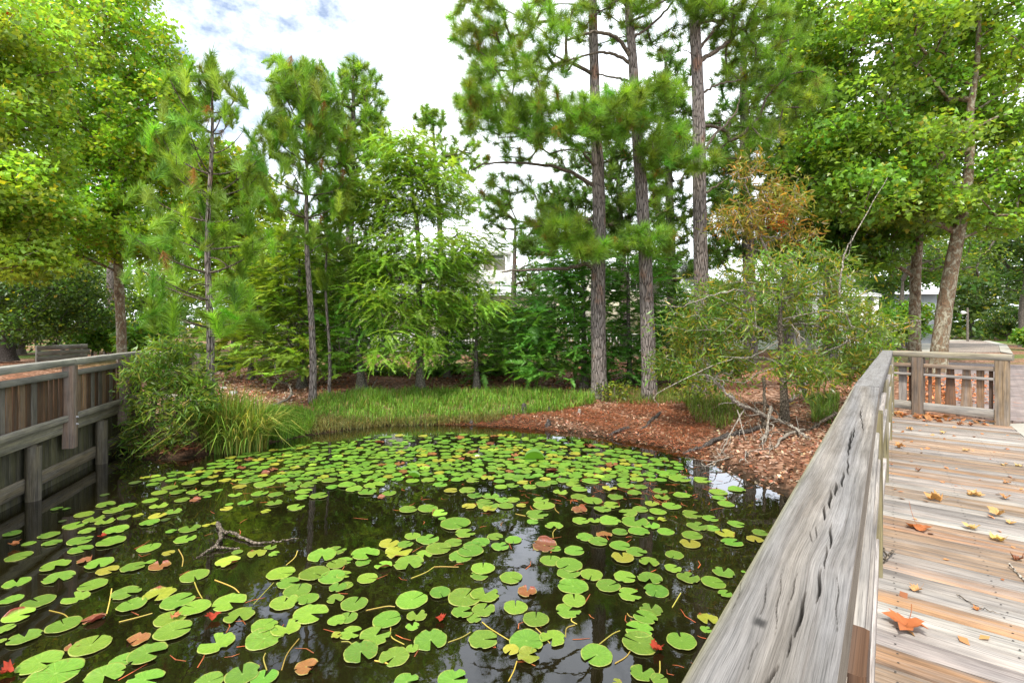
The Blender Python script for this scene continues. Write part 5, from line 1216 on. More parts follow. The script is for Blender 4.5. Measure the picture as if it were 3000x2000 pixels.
P = P[fnoise(P[:, 0], P[:, 1], 3.1) + rng.normal(0, 0.3, len(P)) > -0.25]; n = len(P); a = rng.uniform(0, 2 * PI, n); l = rng.uniform(0.06, 0.16, n); d = np.column_stack([np.cos(a), np.sin(a), rng.normal(0, 0.15, n)]) * l[:, None]; s_ = np.column_stack([-np.sin(a), np.cos(a), np.zeros(n)]) * 0.005
P = P + np.array((0, 0, 0.03)) + np.abs(rng.normal(0, 0.012, (n, 1))) * np.array((0, 0, 1))
V = np.stack([P - s_, P + s_, P + d], 1).reshape(-1, 3)
tag(mesh_np('pine_straw', V, np.arange(3 * n).reshape(-1, 3), M['dryleaf'], None, np.repeat(tint(n, (0.27, 0.098, 0.045), 0.45, 0.15), 3, 0)), 'red brown pine straw heaped on the right hand shore', 'pine straw', kind='stuff')

# ------------------------------------------------------------------ pines
TP_M = [tuft_tpl(150, 0.31, 0.0095, 5, 105, 0.18, seed=i) for i in range(4)]
TP_Y = [tuft_tpl(230, 0.24, 0.012, 18, 62, 0.5, seed=10 + i) for i in range(4)]
TP_F = [tuft_tpl(80, 0.36, 0.024, 5, 100, 0.25, seed=20 + i) for i in range(4)]
PG = (0.18, 0.32, 0.035)
def pine_leafer(tpls, base=PG, scale=1.0, up=0.6, orange=0.0, var=0.25, hue=0.14):
    def f(ends, dirs):
        parts = []; n = len(ends); ax = unit(dirs + np.array((0, 0, up)) + rng.normal(0, 0.25, (n, 3))); col = tint(n, base, var, hue)
        which = rng.integers(0, len(tpls), n)
        for i, (tv, tf) in enumerate(tpls):
            m = which == i
            if not m.any(): continue
            nc = len(tv); cv = np.repeat(np.exp(rng.normal(0, 0.18, (nc // 3, 1))), 3, 0) * np.ones((1, 3))
            parts.append(scatter(tv, tf, ends[m], frames(ax[m]), scale * rng.uniform(0.75, 1.2, m.sum()), col[m], cv))
        if orange > 0:
            m = rng.random(n) < orange
            if m.any():
                tv, tf = tpls[0]; k = len(tv) // 3 // 2 * 3
                parts.append(scatter(tv[:k], tf[:k // 3], ends[m] - ax[m] * 0.1, frames(-ax[m] * 0.4 + np.array((0, 0, -1)) + rng.normal(0, 0.3, (m.sum(), 3))), scale * 0.75, tint(m.sum(), (0.32, 0.15, 0.03), 0.25, 0.15)))
        return join(parts)
    return f
def young_pine(label, base, topz, trunk_r, whorls, lean=(0, 0), bare=(), group=None, col=PG, sc=1.0, leaders=3):
    """upswept whorls with bottle-brush shoots"""
    base = np.asarray(base, float); H = topz - base[2]
    tp = np.array([base + np.array((lean[0] * f + 0.04 * math.sin(f * 9), lean[1] * f, H * 0.93 * f)) for f in np.linspace(0, 1, 9)])
    t = thing('young_pine', label, 'pine tree', base, group)
    V, Q, P = trunk_mesh(tp, np.linspace(trunk_r, 0.02, 9), 14, 0.05, 0.3, 80); mesh_np('trunk', V - base, Q, M['pine_bark'], t, smooth=True)
    mb = MB(); ends, dirs = [], []
    def shoot(P0, d, L, rise, r):
        d = unit(np.asarray(d, float)); f = np.linspace(0, 1, 7)[:, None]
        C_ = P0 + d * (np.array((1, 1, 0.0)) * L * f) + np.array((0, 0, 1)) * L * (d[2] * f + rise * f ** 2.2)
        mb.tube(C_, np.linspace(r, 0.006, 7), 6, (0.2, 0.15, 0.1)); return C_
    for z, nb, L, rise in whorls:
        a0 = rng.uniform(0, 6.28)
        for b in range(nb):
            a = a0 + b / nb * 2 * PI + rng.normal(0, 0.25); LL_ = L * 0.86 * rng.uniform(0.65, 1.1)
            f = (z - base[2]) / (H * 0.93); P0 = np.array([np.interp(min(f, 1), np.linspace(0, 1, 9), tp[:, i]) for i in range(3)])
            C_ = shoot(P0, (math.cos(a), math.sin(a), 0.15), LL_, rise, 0.012 + 0.008 * LL_)
            ends.append(C_[-1]); dirs.append(C_[-1] - C_[-2])
            for k_ in ((4, 5) if LL_ > 0.7 else (4,)):
                for sgn in (-1, 1):
                    if rng.random() < 0.25: continue
                    dd = unit(C_[k_ + 1] - C_[k_]); sdv = unit(np.cross(dd, (0, 0, 1))) * sgn
                    S_ = shoot(C_[k_], dd + sdv * 0.9 + (0, 0, 0.1), LL_ * rng.uniform(0.22, 0.38), rise, 0.009); ends.append(S_[-1]); dirs.append(S_[-1] - S_[-2])
            if LL_ > 0.9: ends.append(C_[5]); dirs.append(C_[5] - C_[4] + (0, 0, 0.2))
    for i in range(leaders):
        d = np.array((rng.normal(0, 0.09), rng.normal(0, 0.09), 1.0)) if i else np.array((0, 0, 1.0)); e = tp[-1] + d * H * 0.085 * (1 if i == 0 else rng.uniform(0.5, 0.85))
        for f in (0.35, 0.7, 1.0): ends.append(tp[-1] + (e - tp[-1]) * f); dirs.append(d * 4)
        mb.tube(np.linspace(tp[-1] - (0, 0, 0.1), e, 5), np.linspace(0.018, 0.006, 5), 6, (0.2, 0.15, 0.1))
    for P_, r0, r1 in bare:
        Qp = smooth_path(np.asarray(P_, float), 14); mb.tube(Qp, np.linspace(r0, r1, 14), 6, (0.3, 0.25, 0.2))
    V = np.vstack(mb.V); mesh_np('branches', V - base, np.vstack(mb.Q), M['twig'], t, smooth=True)
    LV, LT, LC = pine_leafer(TP_Y, col, sc, 0.35, 0.03)(np.array(ends), np.array(dirs))
    mesh_np('crown', LV - base, LT, M['needle'], t, LC); return t

b = GR_(610, 1212); Y = b[1]
zz = lambda v, Y_: CZ - (v - HOR) / F * Y_
young_pine('left thin young pine on the far shore, with pointed leader shoots', b, zz(172, Y), 0.085,
           [(zz(960, Y), 5, 1.3, 0.15), (zz(880, Y), 4, 1.55, 0.15), (zz(800, Y), 4, 1.5, 0.25), (zz(730, Y), 5, 1.3, 0.2), (zz(650, Y), 4, 1.3, 0.3), (zz(570, Y), 4, 1.4, 0.45), (zz(510, Y), 4, 1.35, 0.55), (zz(450, Y), 4, 1.0, 0.7), (zz(390, Y), 4, 0.85, 0.85), (zz(330, Y), 4, 0.65, 1.0), (zz(280, Y), 5, 0.5, 1.1)],
           (0.05, 0), [([W(610, 755, Y), W(640, 760, Y - 0.2), W(690, 795, Y - 0.4)], 0.016, 0.006), ([W(610, 835, Y), W(570, 835, Y - 0.2), W(525, 880, Y - 0.3)], 0.016, 0.006), ([W(612, 835, Y), W(660, 845, Y - 0.2), W(705, 890, Y - 0.3)], 0.016, 0.005)], leaders=4)
b = GR_(916, 1180); Y = b[1]
young_pine('right thin young pine on the far shore, bare trunked with bushy top', b, zz(190, Y), 0.095,
           [(zz(700, Y), 5, 0.85, 0.1), (zz(640, Y), 6, 1.15, 0.2), (zz(570, Y), 6, 1.3, 0.3), (zz(500, Y), 6, 1.35, 0.4), (zz(470, Y), 6, 1.3, 0.5), (zz(440, Y), 6, 1.25, 0.55), (zz(410, Y), 6, 1.2, 0.6), (zz(380, Y), 7, 1.15, 0.65), (zz(350, Y), 7, 1.0, 0.75), (zz(320, Y), 7, 0.9, 0.8), (zz(290, Y), 6, 0.8, 0.9), (zz(260, Y), 6, 0.65, 1.0)],
           (-0.22, 0), [([W(915, 960, Y), W(895, 950, Y - .1), W(870, 920, Y - .3)], 0.01, 0.004), ([W(910, 740, Y), W(925, 725, Y), W(945, 715, Y)], 0.014, 0.01)], leaders=4)
b = GR_(964, 1158); Y = b[1]
young_pine('spindly reddish pine sapling close behind the bushy topped thin pine', b, zz(520, Y), 0.045,
           [(zz(820, Y), 3, 0.5, 0.2), (zz(740, Y), 4, 0.65, 0.3), (zz(690, Y), 5, 0.7, 0.4), (zz(640, Y), 5, 0.6, 0.5), (zz(590, Y), 4, 0.45, 0.7)], (-0.1, 0),
           [([W(964, 860, Y), W(1000, 840, Y - .1), W(1060, 870, Y - .2)], 0.009, 0.003), ([W(964, 960, Y), W(985, 955, Y - .1), W(1045, 930, Y - .3)], 0.01, 0.003)], leaders=2)

def mature_pine(label, base_uv, Yb, trunk_px, tw_px, clouds, name='pine_tree', bare=(), scale=1.0, tpl=TP_M, base_col=PG, orange=0.08, up=0.5, tip=0.0055, rmax=0.05, group=None, start=0.25, up_pref=0.6):
    """trunk_px: [(u,v)] from the base upwards at depth Yb; tw_px widths in photo pixels"""
    TPt = [W(u, v, Yb) for u, v in trunk_px]
    zb = float(ground_z(TPt[0][0], TPt[0][1])) if True else 0
    TPt[0] = np.array((TPt[0][0], Yb, zb - 0.05)); rr = np.array(tw_px) / 2 * Yb / F
    tg = np.vstack([cloud(*c_[:6], int(c_[6] * (2.2 if tpl is TP_M else 2.7))) for c_ in clouds])
    ex = [([W(*p_) for p_ in P_], r0, r1) for P_, r0, r1 in bare]
    return make_tree(name, label, 'pine tree', TPt, rr, tg, pine_leafer(tpl, base_col, scale, up, orange), 'pine_bark', 'needle', tip_r=tip, group=group, start=start, rmax=rmax, twigmat='twig', bare_paths=ex, amp=0.045, sides=20, tn=110, flare=0.3, curve=0.12, up_pref=up_pref, attach_k=0.15)

mature_pine('thick grey pine with a broken limb reaching left, leftmost of the three thick trunks', None, 12.9, [(1757, 1172), (1752, 900), (1755, 620), (1748, 400), (1738, 100), (1730, -300), (1725, -560)], [46, 42, 38, 32, 26, 18, 6],
    [(1640, 350, 190, 80, 11.2, 0.9, 62), (1480, 270, 130, 130, 11.6, 1.0, 66), (1420, 90, 110, 100, 12.2, 1.1, 46), (1600, 120, 110, 120, 11.8, 1.2, 30), (1380, 320, 60, 80, 12.5, 0.8, 18), (1800, 340, 120, 60, 11.4, 0.7, 34), (1660, 680, 70, 50, 12.0, 0.6, 24), (1740, 730, 60, 30, 11.9, 0.4, 14), (1580, 640, 90, 40, 12.6, 0.7, 14), (1480, 560, 110, 60, 13.2, 0.8, 16), (1500, 440, 130, 40, 13.0, 0.8, 10), (1700, -250, 350, 220, 13, 2.4, 120)],
    bare=[([(1742, 790, 12.9), (1715, 775, 12.8), (1660, 785, 12.6), (1560, 790, 12.2), (1470, 796, 11.9)], 0.075, 0.02), ([(1712, 776, 12.8), (1702, 765, 12.7), (1680, 750, 12.6)], 0.035, 0.012), ([(1742, 545, 12.9), (1660, 500, 12.7), (1560, 480, 12.6), (1430, 480, 12.6), (1380, 500, 12.6)], 0.06, 0.012), ([(1758, 505, 12.9), (1710, 450, 12.6), (1650, 400, 12.3)], 0.05, 0.02), ([(1742, 400, 12.9), (1690, 378, 12.4), (1600, 385, 11.9), (1460, 405, 11.6)], 0.055, 0.012), ([(1738, 640, 12.9), (1700, 645, 12.8), (1600, 660, 12.7), (1470, 672, 12.6)], 0.05, 0.012)], orange=0.14)
mature_pine('thick reddish barked pine, middle of the three thick trunks', None, 12.6, [(1903, 1182), (1895, 900), (1885, 640), (1870, 440), (1855, 200), (1838, -40), (1825, -400), (1820, -520)], [42, 40, 36, 32, 27, 20, 10, 5],
    [(1870, 300, 140, 70, 11.6, 0.8, 40), (1940, 420, 80, 90, 12.0, 0.8, 28), (1890, 700, 100, 40, 12.0, 0.6, 22), (1900, 560, 70, 60, 13.2, 0.7, 10), (1780, 40, 160, 60, 12.6, 1.2, 24), (1960, 60, 120, 80, 13.0, 1.2, 22), (1840, -220, 300, 200, 12.6, 2.4, 100)],
    bare=[([(1848, 170, 12.6), (1810, 115, 12.4), (1740, 95, 12.1), (1665, 118, 11.8)], 0.065, 0.03), ([(1845, 185, 12.6), (1800, 160, 12.5), (1740, 155, 12.3), (1640, 195, 11.9)], 0.055, 0.02), ([(1860, 110, 12.6), (1900, 80, 12.6), (1960, 20, 12.8), (2000, -60, 12.9)], 0.04, 0.02), ([(1850, 240, 12.6), (1800, 228, 12.6), (1740, 215, 12.8)], 0.04, 0.02)], orange=0.12)
mature_pine('thick straight pine, rightmost of the three thick trunks behind the willowy shrub', None, 12.7, [(2052, 1172), (2055, 900), (2050, 620), (2048, 400), (2042, 200), (2033, 0), (2025, -400), (2020, -560)], [44, 42, 38, 36, 32, 29, 14, 6],
    [(2220, 120, 130, 110, 13.4, 1.2, 46), (2300, 280, 120, 90, 14.0, 1.2, 34), (2130, 20, 120, 70, 12.8, 1.0, 30), (2200, 420, 120, 80, 14.2, 1.0, 26), (2060, 15, 70, 40, 11.9, 0.5, 10), (2100, -230, 320, 200, 12.8, 2.4, 100), (2040, 470, 60, 30, 12.0, 0.4, 8)],
    bare=[([(2048, 180, 12.7), (2110, 140, 12.9), (2170, 90, 13.1), (2260, 20, 13.3)], 0.07, 0.025), ([(2045, 150, 12.7), (2090, 90, 12.8), (2130, 40, 12.9), (2150, 0, 12.9)], 0.045, 0.02), ([(2050, 470, 12.7), (2090, 400, 12.9), (2150, 340, 13.1), (2170, 280, 13.2)], 0.045, 0.014), ([(2052, 275, 12.7), (2100, 250, 12.8), (2170, 235, 13.1)], 0.04, 0.015), ([(2040, 165, 12.7), (2010, 150, 12.6), (1975, 135, 12.5)], 0.018, 0.006), ([(2060, 570, 12.7), (2090, 550, 12.6), (2120, 530, 12.6)], 0.035, 0.015)], orange=0.06)
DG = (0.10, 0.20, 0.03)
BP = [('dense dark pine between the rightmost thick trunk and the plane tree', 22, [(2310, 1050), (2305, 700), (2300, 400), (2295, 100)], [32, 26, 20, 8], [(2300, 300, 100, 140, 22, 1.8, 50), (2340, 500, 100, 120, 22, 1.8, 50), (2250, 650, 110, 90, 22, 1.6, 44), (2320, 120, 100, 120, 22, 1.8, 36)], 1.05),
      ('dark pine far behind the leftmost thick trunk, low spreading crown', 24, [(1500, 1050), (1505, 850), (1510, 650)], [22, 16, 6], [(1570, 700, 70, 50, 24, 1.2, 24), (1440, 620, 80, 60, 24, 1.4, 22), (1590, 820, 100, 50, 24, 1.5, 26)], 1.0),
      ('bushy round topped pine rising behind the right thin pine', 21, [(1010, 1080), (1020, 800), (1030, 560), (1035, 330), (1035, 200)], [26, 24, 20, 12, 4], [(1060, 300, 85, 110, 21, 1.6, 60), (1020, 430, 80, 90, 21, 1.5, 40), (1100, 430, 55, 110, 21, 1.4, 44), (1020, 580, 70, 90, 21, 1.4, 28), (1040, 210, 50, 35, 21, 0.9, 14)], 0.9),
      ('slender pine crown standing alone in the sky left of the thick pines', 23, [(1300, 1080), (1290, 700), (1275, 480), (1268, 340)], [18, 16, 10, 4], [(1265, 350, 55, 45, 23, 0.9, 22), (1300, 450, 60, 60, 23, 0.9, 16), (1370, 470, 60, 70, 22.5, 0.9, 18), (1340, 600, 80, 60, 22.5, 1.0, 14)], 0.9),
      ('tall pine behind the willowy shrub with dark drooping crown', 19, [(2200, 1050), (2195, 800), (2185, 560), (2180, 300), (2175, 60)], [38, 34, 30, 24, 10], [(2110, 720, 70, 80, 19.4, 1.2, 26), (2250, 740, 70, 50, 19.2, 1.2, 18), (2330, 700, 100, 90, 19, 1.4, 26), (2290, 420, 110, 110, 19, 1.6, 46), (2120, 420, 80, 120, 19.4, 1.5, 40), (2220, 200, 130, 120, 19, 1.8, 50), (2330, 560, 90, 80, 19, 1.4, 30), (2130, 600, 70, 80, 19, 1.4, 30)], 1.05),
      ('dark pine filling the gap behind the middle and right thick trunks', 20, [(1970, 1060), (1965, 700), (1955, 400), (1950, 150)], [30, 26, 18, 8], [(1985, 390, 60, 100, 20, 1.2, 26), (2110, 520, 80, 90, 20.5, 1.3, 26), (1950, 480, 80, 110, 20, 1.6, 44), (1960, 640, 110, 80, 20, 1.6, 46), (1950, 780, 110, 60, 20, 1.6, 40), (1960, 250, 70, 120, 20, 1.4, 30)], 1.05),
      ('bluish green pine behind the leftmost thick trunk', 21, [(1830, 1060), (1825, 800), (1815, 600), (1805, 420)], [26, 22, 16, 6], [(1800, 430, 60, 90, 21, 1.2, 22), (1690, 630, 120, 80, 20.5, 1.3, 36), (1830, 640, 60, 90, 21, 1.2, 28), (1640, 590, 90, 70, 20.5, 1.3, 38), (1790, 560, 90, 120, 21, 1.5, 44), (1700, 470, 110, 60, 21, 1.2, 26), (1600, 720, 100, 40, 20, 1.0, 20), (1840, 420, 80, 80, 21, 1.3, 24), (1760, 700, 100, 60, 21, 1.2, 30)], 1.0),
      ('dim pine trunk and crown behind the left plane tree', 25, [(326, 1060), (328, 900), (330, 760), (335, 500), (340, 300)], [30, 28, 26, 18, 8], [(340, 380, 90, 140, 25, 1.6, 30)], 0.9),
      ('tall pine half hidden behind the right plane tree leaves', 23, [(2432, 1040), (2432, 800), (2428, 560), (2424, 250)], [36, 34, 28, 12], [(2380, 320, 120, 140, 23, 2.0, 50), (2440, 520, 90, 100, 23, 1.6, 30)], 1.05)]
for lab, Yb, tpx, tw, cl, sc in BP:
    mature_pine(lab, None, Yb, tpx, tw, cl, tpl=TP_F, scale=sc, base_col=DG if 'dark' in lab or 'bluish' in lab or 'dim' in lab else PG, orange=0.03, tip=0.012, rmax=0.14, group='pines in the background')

# ------------------------------------------------------------------ plane trees and other broadleaf trees
SG = (0.237, 0.423, 0.045)
def broad(label, cat, trunk, rr, clouds, size, n_per, rad, base=SG, bark='syc_bark', yellow=0.1, tpl='leaf', name='plane_tree', tip=0.008, group=None, cv=0.22, rmax=0.12, start=0.3, red=0):
    tg = np.vstack([cloud(*c_) for c_ in clouds]); tv, tf = (LEAF_V, LEAF_T) if tpl == 'leaf' else (OVAL_V, OVAL_T)
    def lf(ends, dirs):
        parts = [broad_clumps(ends, n_per, rad, size, base, tv, tf, yellow, cv=cv)]
        if red:
            i = rng.integers(0, len(ends), red); parts.append(scatter(tv, tf, ends[i] + ball(red) * rad, leaf_frames(red), size * 1.1, tint(red, (0.45, 0.06, 0.02), 0.3)))
        return join(parts)
    return make_tree(name, label, cat, trunk, rr, tg, lf, bark, 'leaf', tip_r=tip, group=group, start=start, rmax=rmax, curve=0.10, amp=0.06, up_pref=0.9, attach_k=0.45)
gzf = lambda x, y: float(ground_z(x, y))
Y = 17.0; T0 = W(358, 1060, Y); T0[2] = gzf(T0[0], Y)
broad('plane tree with forked grey trunk behind the left railing, full yellow green crown', 'plane tree', [T0, W(355, 960, Y), W(348, 820, Y), W(340, 640, Y), W(325, 450, Y), W(318, 250, Y), W(300, 0, Y), W(300, -260, Y)], np.array((24, 24, 24, 17, 13, 10, 6, 2)) / 2 * Y / F,
      [(300, 120, 190, 180, 17, 2.4, 150), (220, 350, 200, 160, 17.2, 2.4, 130), (430, 330, 110, 140, 17, 1.8, 66), (330, 570, 210, 110, 17.4, 1.8, 84), (440, 500, 90, 120, 17.2, 1.6, 44), (180, 640, 170, 110, 16, 1.8, 66), (420, 690, 130, 80, 17, 1.5, 40), (330, -160, 170, 170, 17, 2.2, 70), (520, 270, 50, 50, 17.4, 0.8, 12)], 0.155, 84, 0.56, SG, yellow=0.16, red=10)
Y = 12.5; T0 = np.array((-16.2, Y, 0.86))
broad('plane tree at the left frame edge with near yellow green leaves, trunk out of view', 'plane tree', [T0, T0 + (0.1, 0, 3), T0 + (0.3, 0, 6), T0 + (0.2, 0, 9), T0 + (0.2, 0, 11)], (0.2, 0.17, 0.13, 0.07, 0.02),
      [(-60, 330, 230, 260, 12.5, 2.2, 150), (30, 560, 140, 120, 12, 1.6, 66), (0, 100, 190, 150, 12.5, 1.8, 70), (70, 760, 100, 60, 12.4, 1.2, 26), (-60, 700, 140, 120, 12.5, 1.6, 40)], 0.14, 90, 0.52, (0.240, 0.374, 0.046), yellow=0.10, red=10)
Y = 23.0; T0 = W(690, 1040, Y); T0[2] = gzf(T0[0], Y)
broad('sunlit yellow green tree between the two thin pines in the distance', 'tree', [T0, W(690, 800, Y), W(690, 600, Y), W(685, 450, Y)], (0.2, 0.15, 0.1, 0.03), [(660, 520, 100, 90, 23, 1.8, 60), (720, 620, 120, 130, 23, 2, 80), (620, 640, 110, 130, 23, 1.8, 60), (690, 800, 140, 100, 23, 2, 60), (560, 470, 70, 60, 23.5, 1.3, 24)], 0.24, 46, 0.62, (0.208, 0.320, 0.035), 'grey_bark', 0.2, name='broadleaf_tree', tip=0.012)
Y = 15.2; T0 = W(2748, 1062, Y); T0[2] = gzf(T0[0], Y)
broad('big plane tree leaning right with mottled peeling trunk behind the end railing', 'plane tree', [T0, W(2753, 1010, Y), W(2775, 860, Y), W(2800, 720, Y), W(2828, 590, Y), W(2842, 440, Y), W(2842, 330, Y), W(2862, 180, Y), W(2870, 0, Y), W(2880, -300, Y)], np.array((42, 40, 36, 33, 28, 21, 19, 14, 10, 3)) / 2 * Y / F,
      [(2560, 130, 190, 150, 15.2, 2.4, 120), (2470, 350, 150, 120, 15.4, 2.0, 80), (2620, 450, 170, 90, 15.4, 2.0, 70), (2700, 290, 90, 90, 16.4, 1.4, 40), (2850, 250, 150, 200, 17.0, 1.4, 80), (2970, 330, 90, 150, 15.4, 1.6, 50), (2960, 520, 110, 110, 15.2, 1.8, 50), (2540, 570, 170, 80, 15.2, 1.8, 60), (2700, 610, 140, 50, 15.4, 1.5, 30), (2920, 640, 110, 40, 15.2, 1.4, 22), (2760, -120, 280, 150, 15.4, 3, 90), (2400, 480, 80, 80, 15.8, 1.4, 24), (2760, 90, 110, 90, 16.0, 1.6, 40), (2950, 110, 90, 110, 15, 1.6, 36), (2400, 150, 90, 130, 16, 1.6, 40), (2330, 40, 80, 80, 16, 1.2, 20)], 0.165, 62, 0.60, (0.205, 0.350, 0.050), yellow=0.07, red=6)
Y = 18.5; T0 = W(2682, 1058, Y); T0[2] = gzf(T0[0], Y)
broad('darker straight plane tree standing left of the leaning mottled trunk', 'plane tree', [T0, W(2680, 960, Y), W(2683, 800, Y), W(2690, 700, Y), W(2700, 540, Y), W(2700, 300, Y)], np.array((30, 28, 26, 24, 16, 4)) / 2 * Y / F,
      [(2600, 640, 180, 90, 18.5, 2, 80), (2520, 740, 110, 50, 18.2, 1.5, 34), (2720, 560, 170, 100, 18.5, 2, 60), (2450, 640, 110, 80, 18.6, 1.6, 40), (2640, 450, 200, 110, 19, 2.2, 60), (2400, 520, 90, 110, 19, 1.6, 34)], 0.19, 70, 0.58, (0.120, 0.248, 0.038), yellow=0.04)
Y = 30.0
for lab, u0, Yb, cl, col in (('grey green small leaved tree arching over the brick lane', 2850, 56, [(2830, 800, 110, 70, 55, 3.4, 120), (2760, 870, 90, 50, 55, 3, 60), (2880, 880, 80, 45, 55, 3, 60), (2930, 800, 90, 80, 55, 3, 80), (2800, 900, 60, 30, 57, 2, 30)], (0.160, 0.256, 0.096)),
                            ('dark leafy tree over the right end of the lane', 3000, 34, [(2960, 690, 110, 90, 34, 2.8, 90), (3040, 800, 90, 110, 34, 2.4, 70), (2900, 720, 80, 50, 35, 2, 40)], (0.06, 0.125, 0.022)),
                            ('broad shady tree behind the straight plane trunk', 2610, 34, [(2600, 800, 120, 60, 34, 2.4, 60), (2700, 770, 110, 70, 35, 2.4, 60), (2560, 860, 70, 50, 33, 1.6, 30), (2500, 700, 120, 90, 36, 2.4, 50)], (0.096, 0.208, 0.042))):
    T0 = W(u0, 1000, Yb); T0[2] = gzf(T0[0], Yb)
    broad(lab, 'tree', [T0, W(u0 - 4, 900, Yb), W(u0 + 6, 820, Yb), W(u0, 740, Yb)], (0.24, 0.2, 0.15, 0.05), cl, 0.30, 44, 0.85, col, 'grey_bark', 0.06, 'oval', 'broadleaf_tree', 0.016, 'trees beyond the lane')
Y = 20.0; T0 = W(20, 1050, Y); T0[2] = gzf(T0[0], Y)
broad('dark shady oak at the lower left with low dense crown', 'oak tree', [T0, W(12, 960, Y), W(20, 850, Y), W(60, 740, Y)], (0.3, 0.26, 0.2, 0.08), [(120, 830, 170, 110, 19.5, 2.2, 150), (60, 950, 130, 60, 18.8, 1.4, 56), (230, 900, 110, 80, 20, 1.6, 60), (-80, 820, 160, 150, 20, 2.4, 70), (200, 740, 150, 60, 20, 2, 50)], 0.16, 52, 0.5, (0.072, 0.136, 0.026), 'dark_log', 0.03, 'oval', 'oak_tree', 0.01)
for lab, u0, Yb, cl, col in (
                            ('shadowy oak closing the view at the far left behind the board fence', 60, 25, [(60, 880, 200, 110, 25, 2.4, 110), (180, 940, 150, 70, 25, 2, 60), (-60, 940, 140, 80, 24, 2, 50)], (0.06, 0.11, 0.02)),
                            ('tall leafy tree behind the two plane trunks on the right', 2640, 30, [(2400, 720, 110, 90, 29, 2, 50), (2340, 820, 90, 60, 29, 2, 30), (2560, 560, 150, 110, 30, 2.6, 70), (2700, 680, 160, 110, 30, 2.6, 80), (2880, 620, 130, 110, 31, 2.6, 60), (2800, 760, 120, 70, 31, 2, 40)], (0.11, 0.21, 0.035)),
                            ('mid green tree behind the right thin pine and the golden cypress', 1010, 26, [(1000, 780, 130, 90, 26, 2, 60), (900, 700, 90, 80, 27, 1.8, 40)], (0.12, 0.22, 0.03)),
                            ('deep green background tree between the plane trunk and the left thin pine', 460, 27, [(450, 850, 130, 110, 27, 2, 90), (540, 700, 110, 120, 28, 2, 70), (400, 960, 100, 50, 26, 1.6, 40)], (0.096, 0.192, 0.035)),
                            ('pale green far tree behind the left plane trunk', 260, 31, [(250, 860, 90, 90, 31, 2, 60), (200, 760, 120, 80, 32, 2, 50)], (0.144, 0.224, 0.056)),
                            ('green tree far behind the middle of the grove', 780, 29, [(790, 850, 120, 100, 29, 2.4, 70), (760, 700, 90, 90, 30, 2, 40)], (0.128, 0.232, 0.038)),
                            ('round dark tree behind the cypress grove beside the main house', 1560, 26, [(1550, 940, 90, 50, 26, 1.6, 50), (1480, 960, 80, 40, 26, 1.5, 30)], (0.096, 0.192, 0.048)),
                            ('leafy dark tree screening the cottages on the right', 2110, 28, [(2100, 900, 100, 80, 27, 1.8, 60), (2200, 930, 110, 60, 26, 1.8, 50), (2010, 950, 80, 50, 25, 1.5, 40)], (0.088, 0.176, 0.035))):
    T0 = W(u0, 1000, Yb); T0[2] = gzf(T0[0], Yb)
    broad(lab, 'tree', [T0, W(u0, 920, Yb), W(u0 + 5, 820, Yb)], (0.2, 0.16, 0.06), cl, 0.24, 44, 0.75, col, 'grey_bark', 0.08, 'oval', 'broadleaf_tree', 0.014, 'background broadleaf trees')
SHB = [(2660, 965, 30, 50, 32, 'bright green bush between the two plane trunks'), (2870, 962, 62, 90, 26, 'low ferny bush behind the lamp post'), (2950, 940, 48, 70, 44, 'dark rounded bush right of the lane'), (3005, 985, 30, 26, 24, 'small bright bush at the right frame edge'), (2655, 925, 30, 70, 48, 'bush in front of the grey house'), (270, 985, 22, 60, 40, 'palmetto like bush left of the plane trunk'), (310, 960, 23, 50, 60, 'bright bush touching the left plane trunk'), (430, 1000, 19, 70, 50, 'leafy bush behind the corner railing')]
for u, v, Yb, du, dv_, lab in SHB:
    T0 = W(u, v + dv_, Yb); T0[2] = gzf(T0[0], Yb); k = Yb / F
    n_ = int((40 + du * dv_ / 60) * (1 + max(0, Yb - 28) / 14))
    tg = cloud(u, v, du, dv_, Yb, du * k * 0.8, n_); tg[:, 2] = np.maximum(tg[:, 2], T0[2] + 0.15)
    make_tree('bush', lab, 'bush', [T0, T0 + (0, 0, 0.25), T0 + (0.03, 0, 0.6)], (0.05, 0.04, 0.02), tg, lambda e, d_: broad_clumps(e, 26, 0.34, 0.24, (0.120, 0.256, 0.035) if 'dark' not in lab else (0.05, 0.10, 0.02), OVAL_V, OVAL_T, 0.08), 'twig', 'leaf', 0.008, 'bushes by the paths', 0.1, sides=8, tn=12)
UND = [(640, 1075, 17.5, 60, 26, 'low dark seedling bush behind the left leaf bank'), (820, 1085, 18, 70, 26, 'shadowy understory bush behind the yellow tiered cypress'), (1010, 1085, 17.5, 60, 28, 'shadowy understory bush behind the pale flared cypress'), (1140, 1090, 17, 70, 26, 'understory bush just left of the tallest cypress trunk'), (1290, 1092, 17, 70, 28, 'dark understory bush right of the tallest cypress trunk'), (1450, 1090, 17.5, 60, 30, 'dark understory bush behind the grass strip, right of the small cypress'), (1590, 1090, 18, 60, 30, 'dark understory bush at the foot of the dense dark cypress'), (1930, 1090, 17, 70, 30, 'dark understory bush behind the middle thick pine'), (2120, 1070, 17, 80, 36, 'understory bush behind the trunk of the willowy shrub'), (560, 1040, 17.5, 60, 40, 'green understory bush behind the corner railing end')]
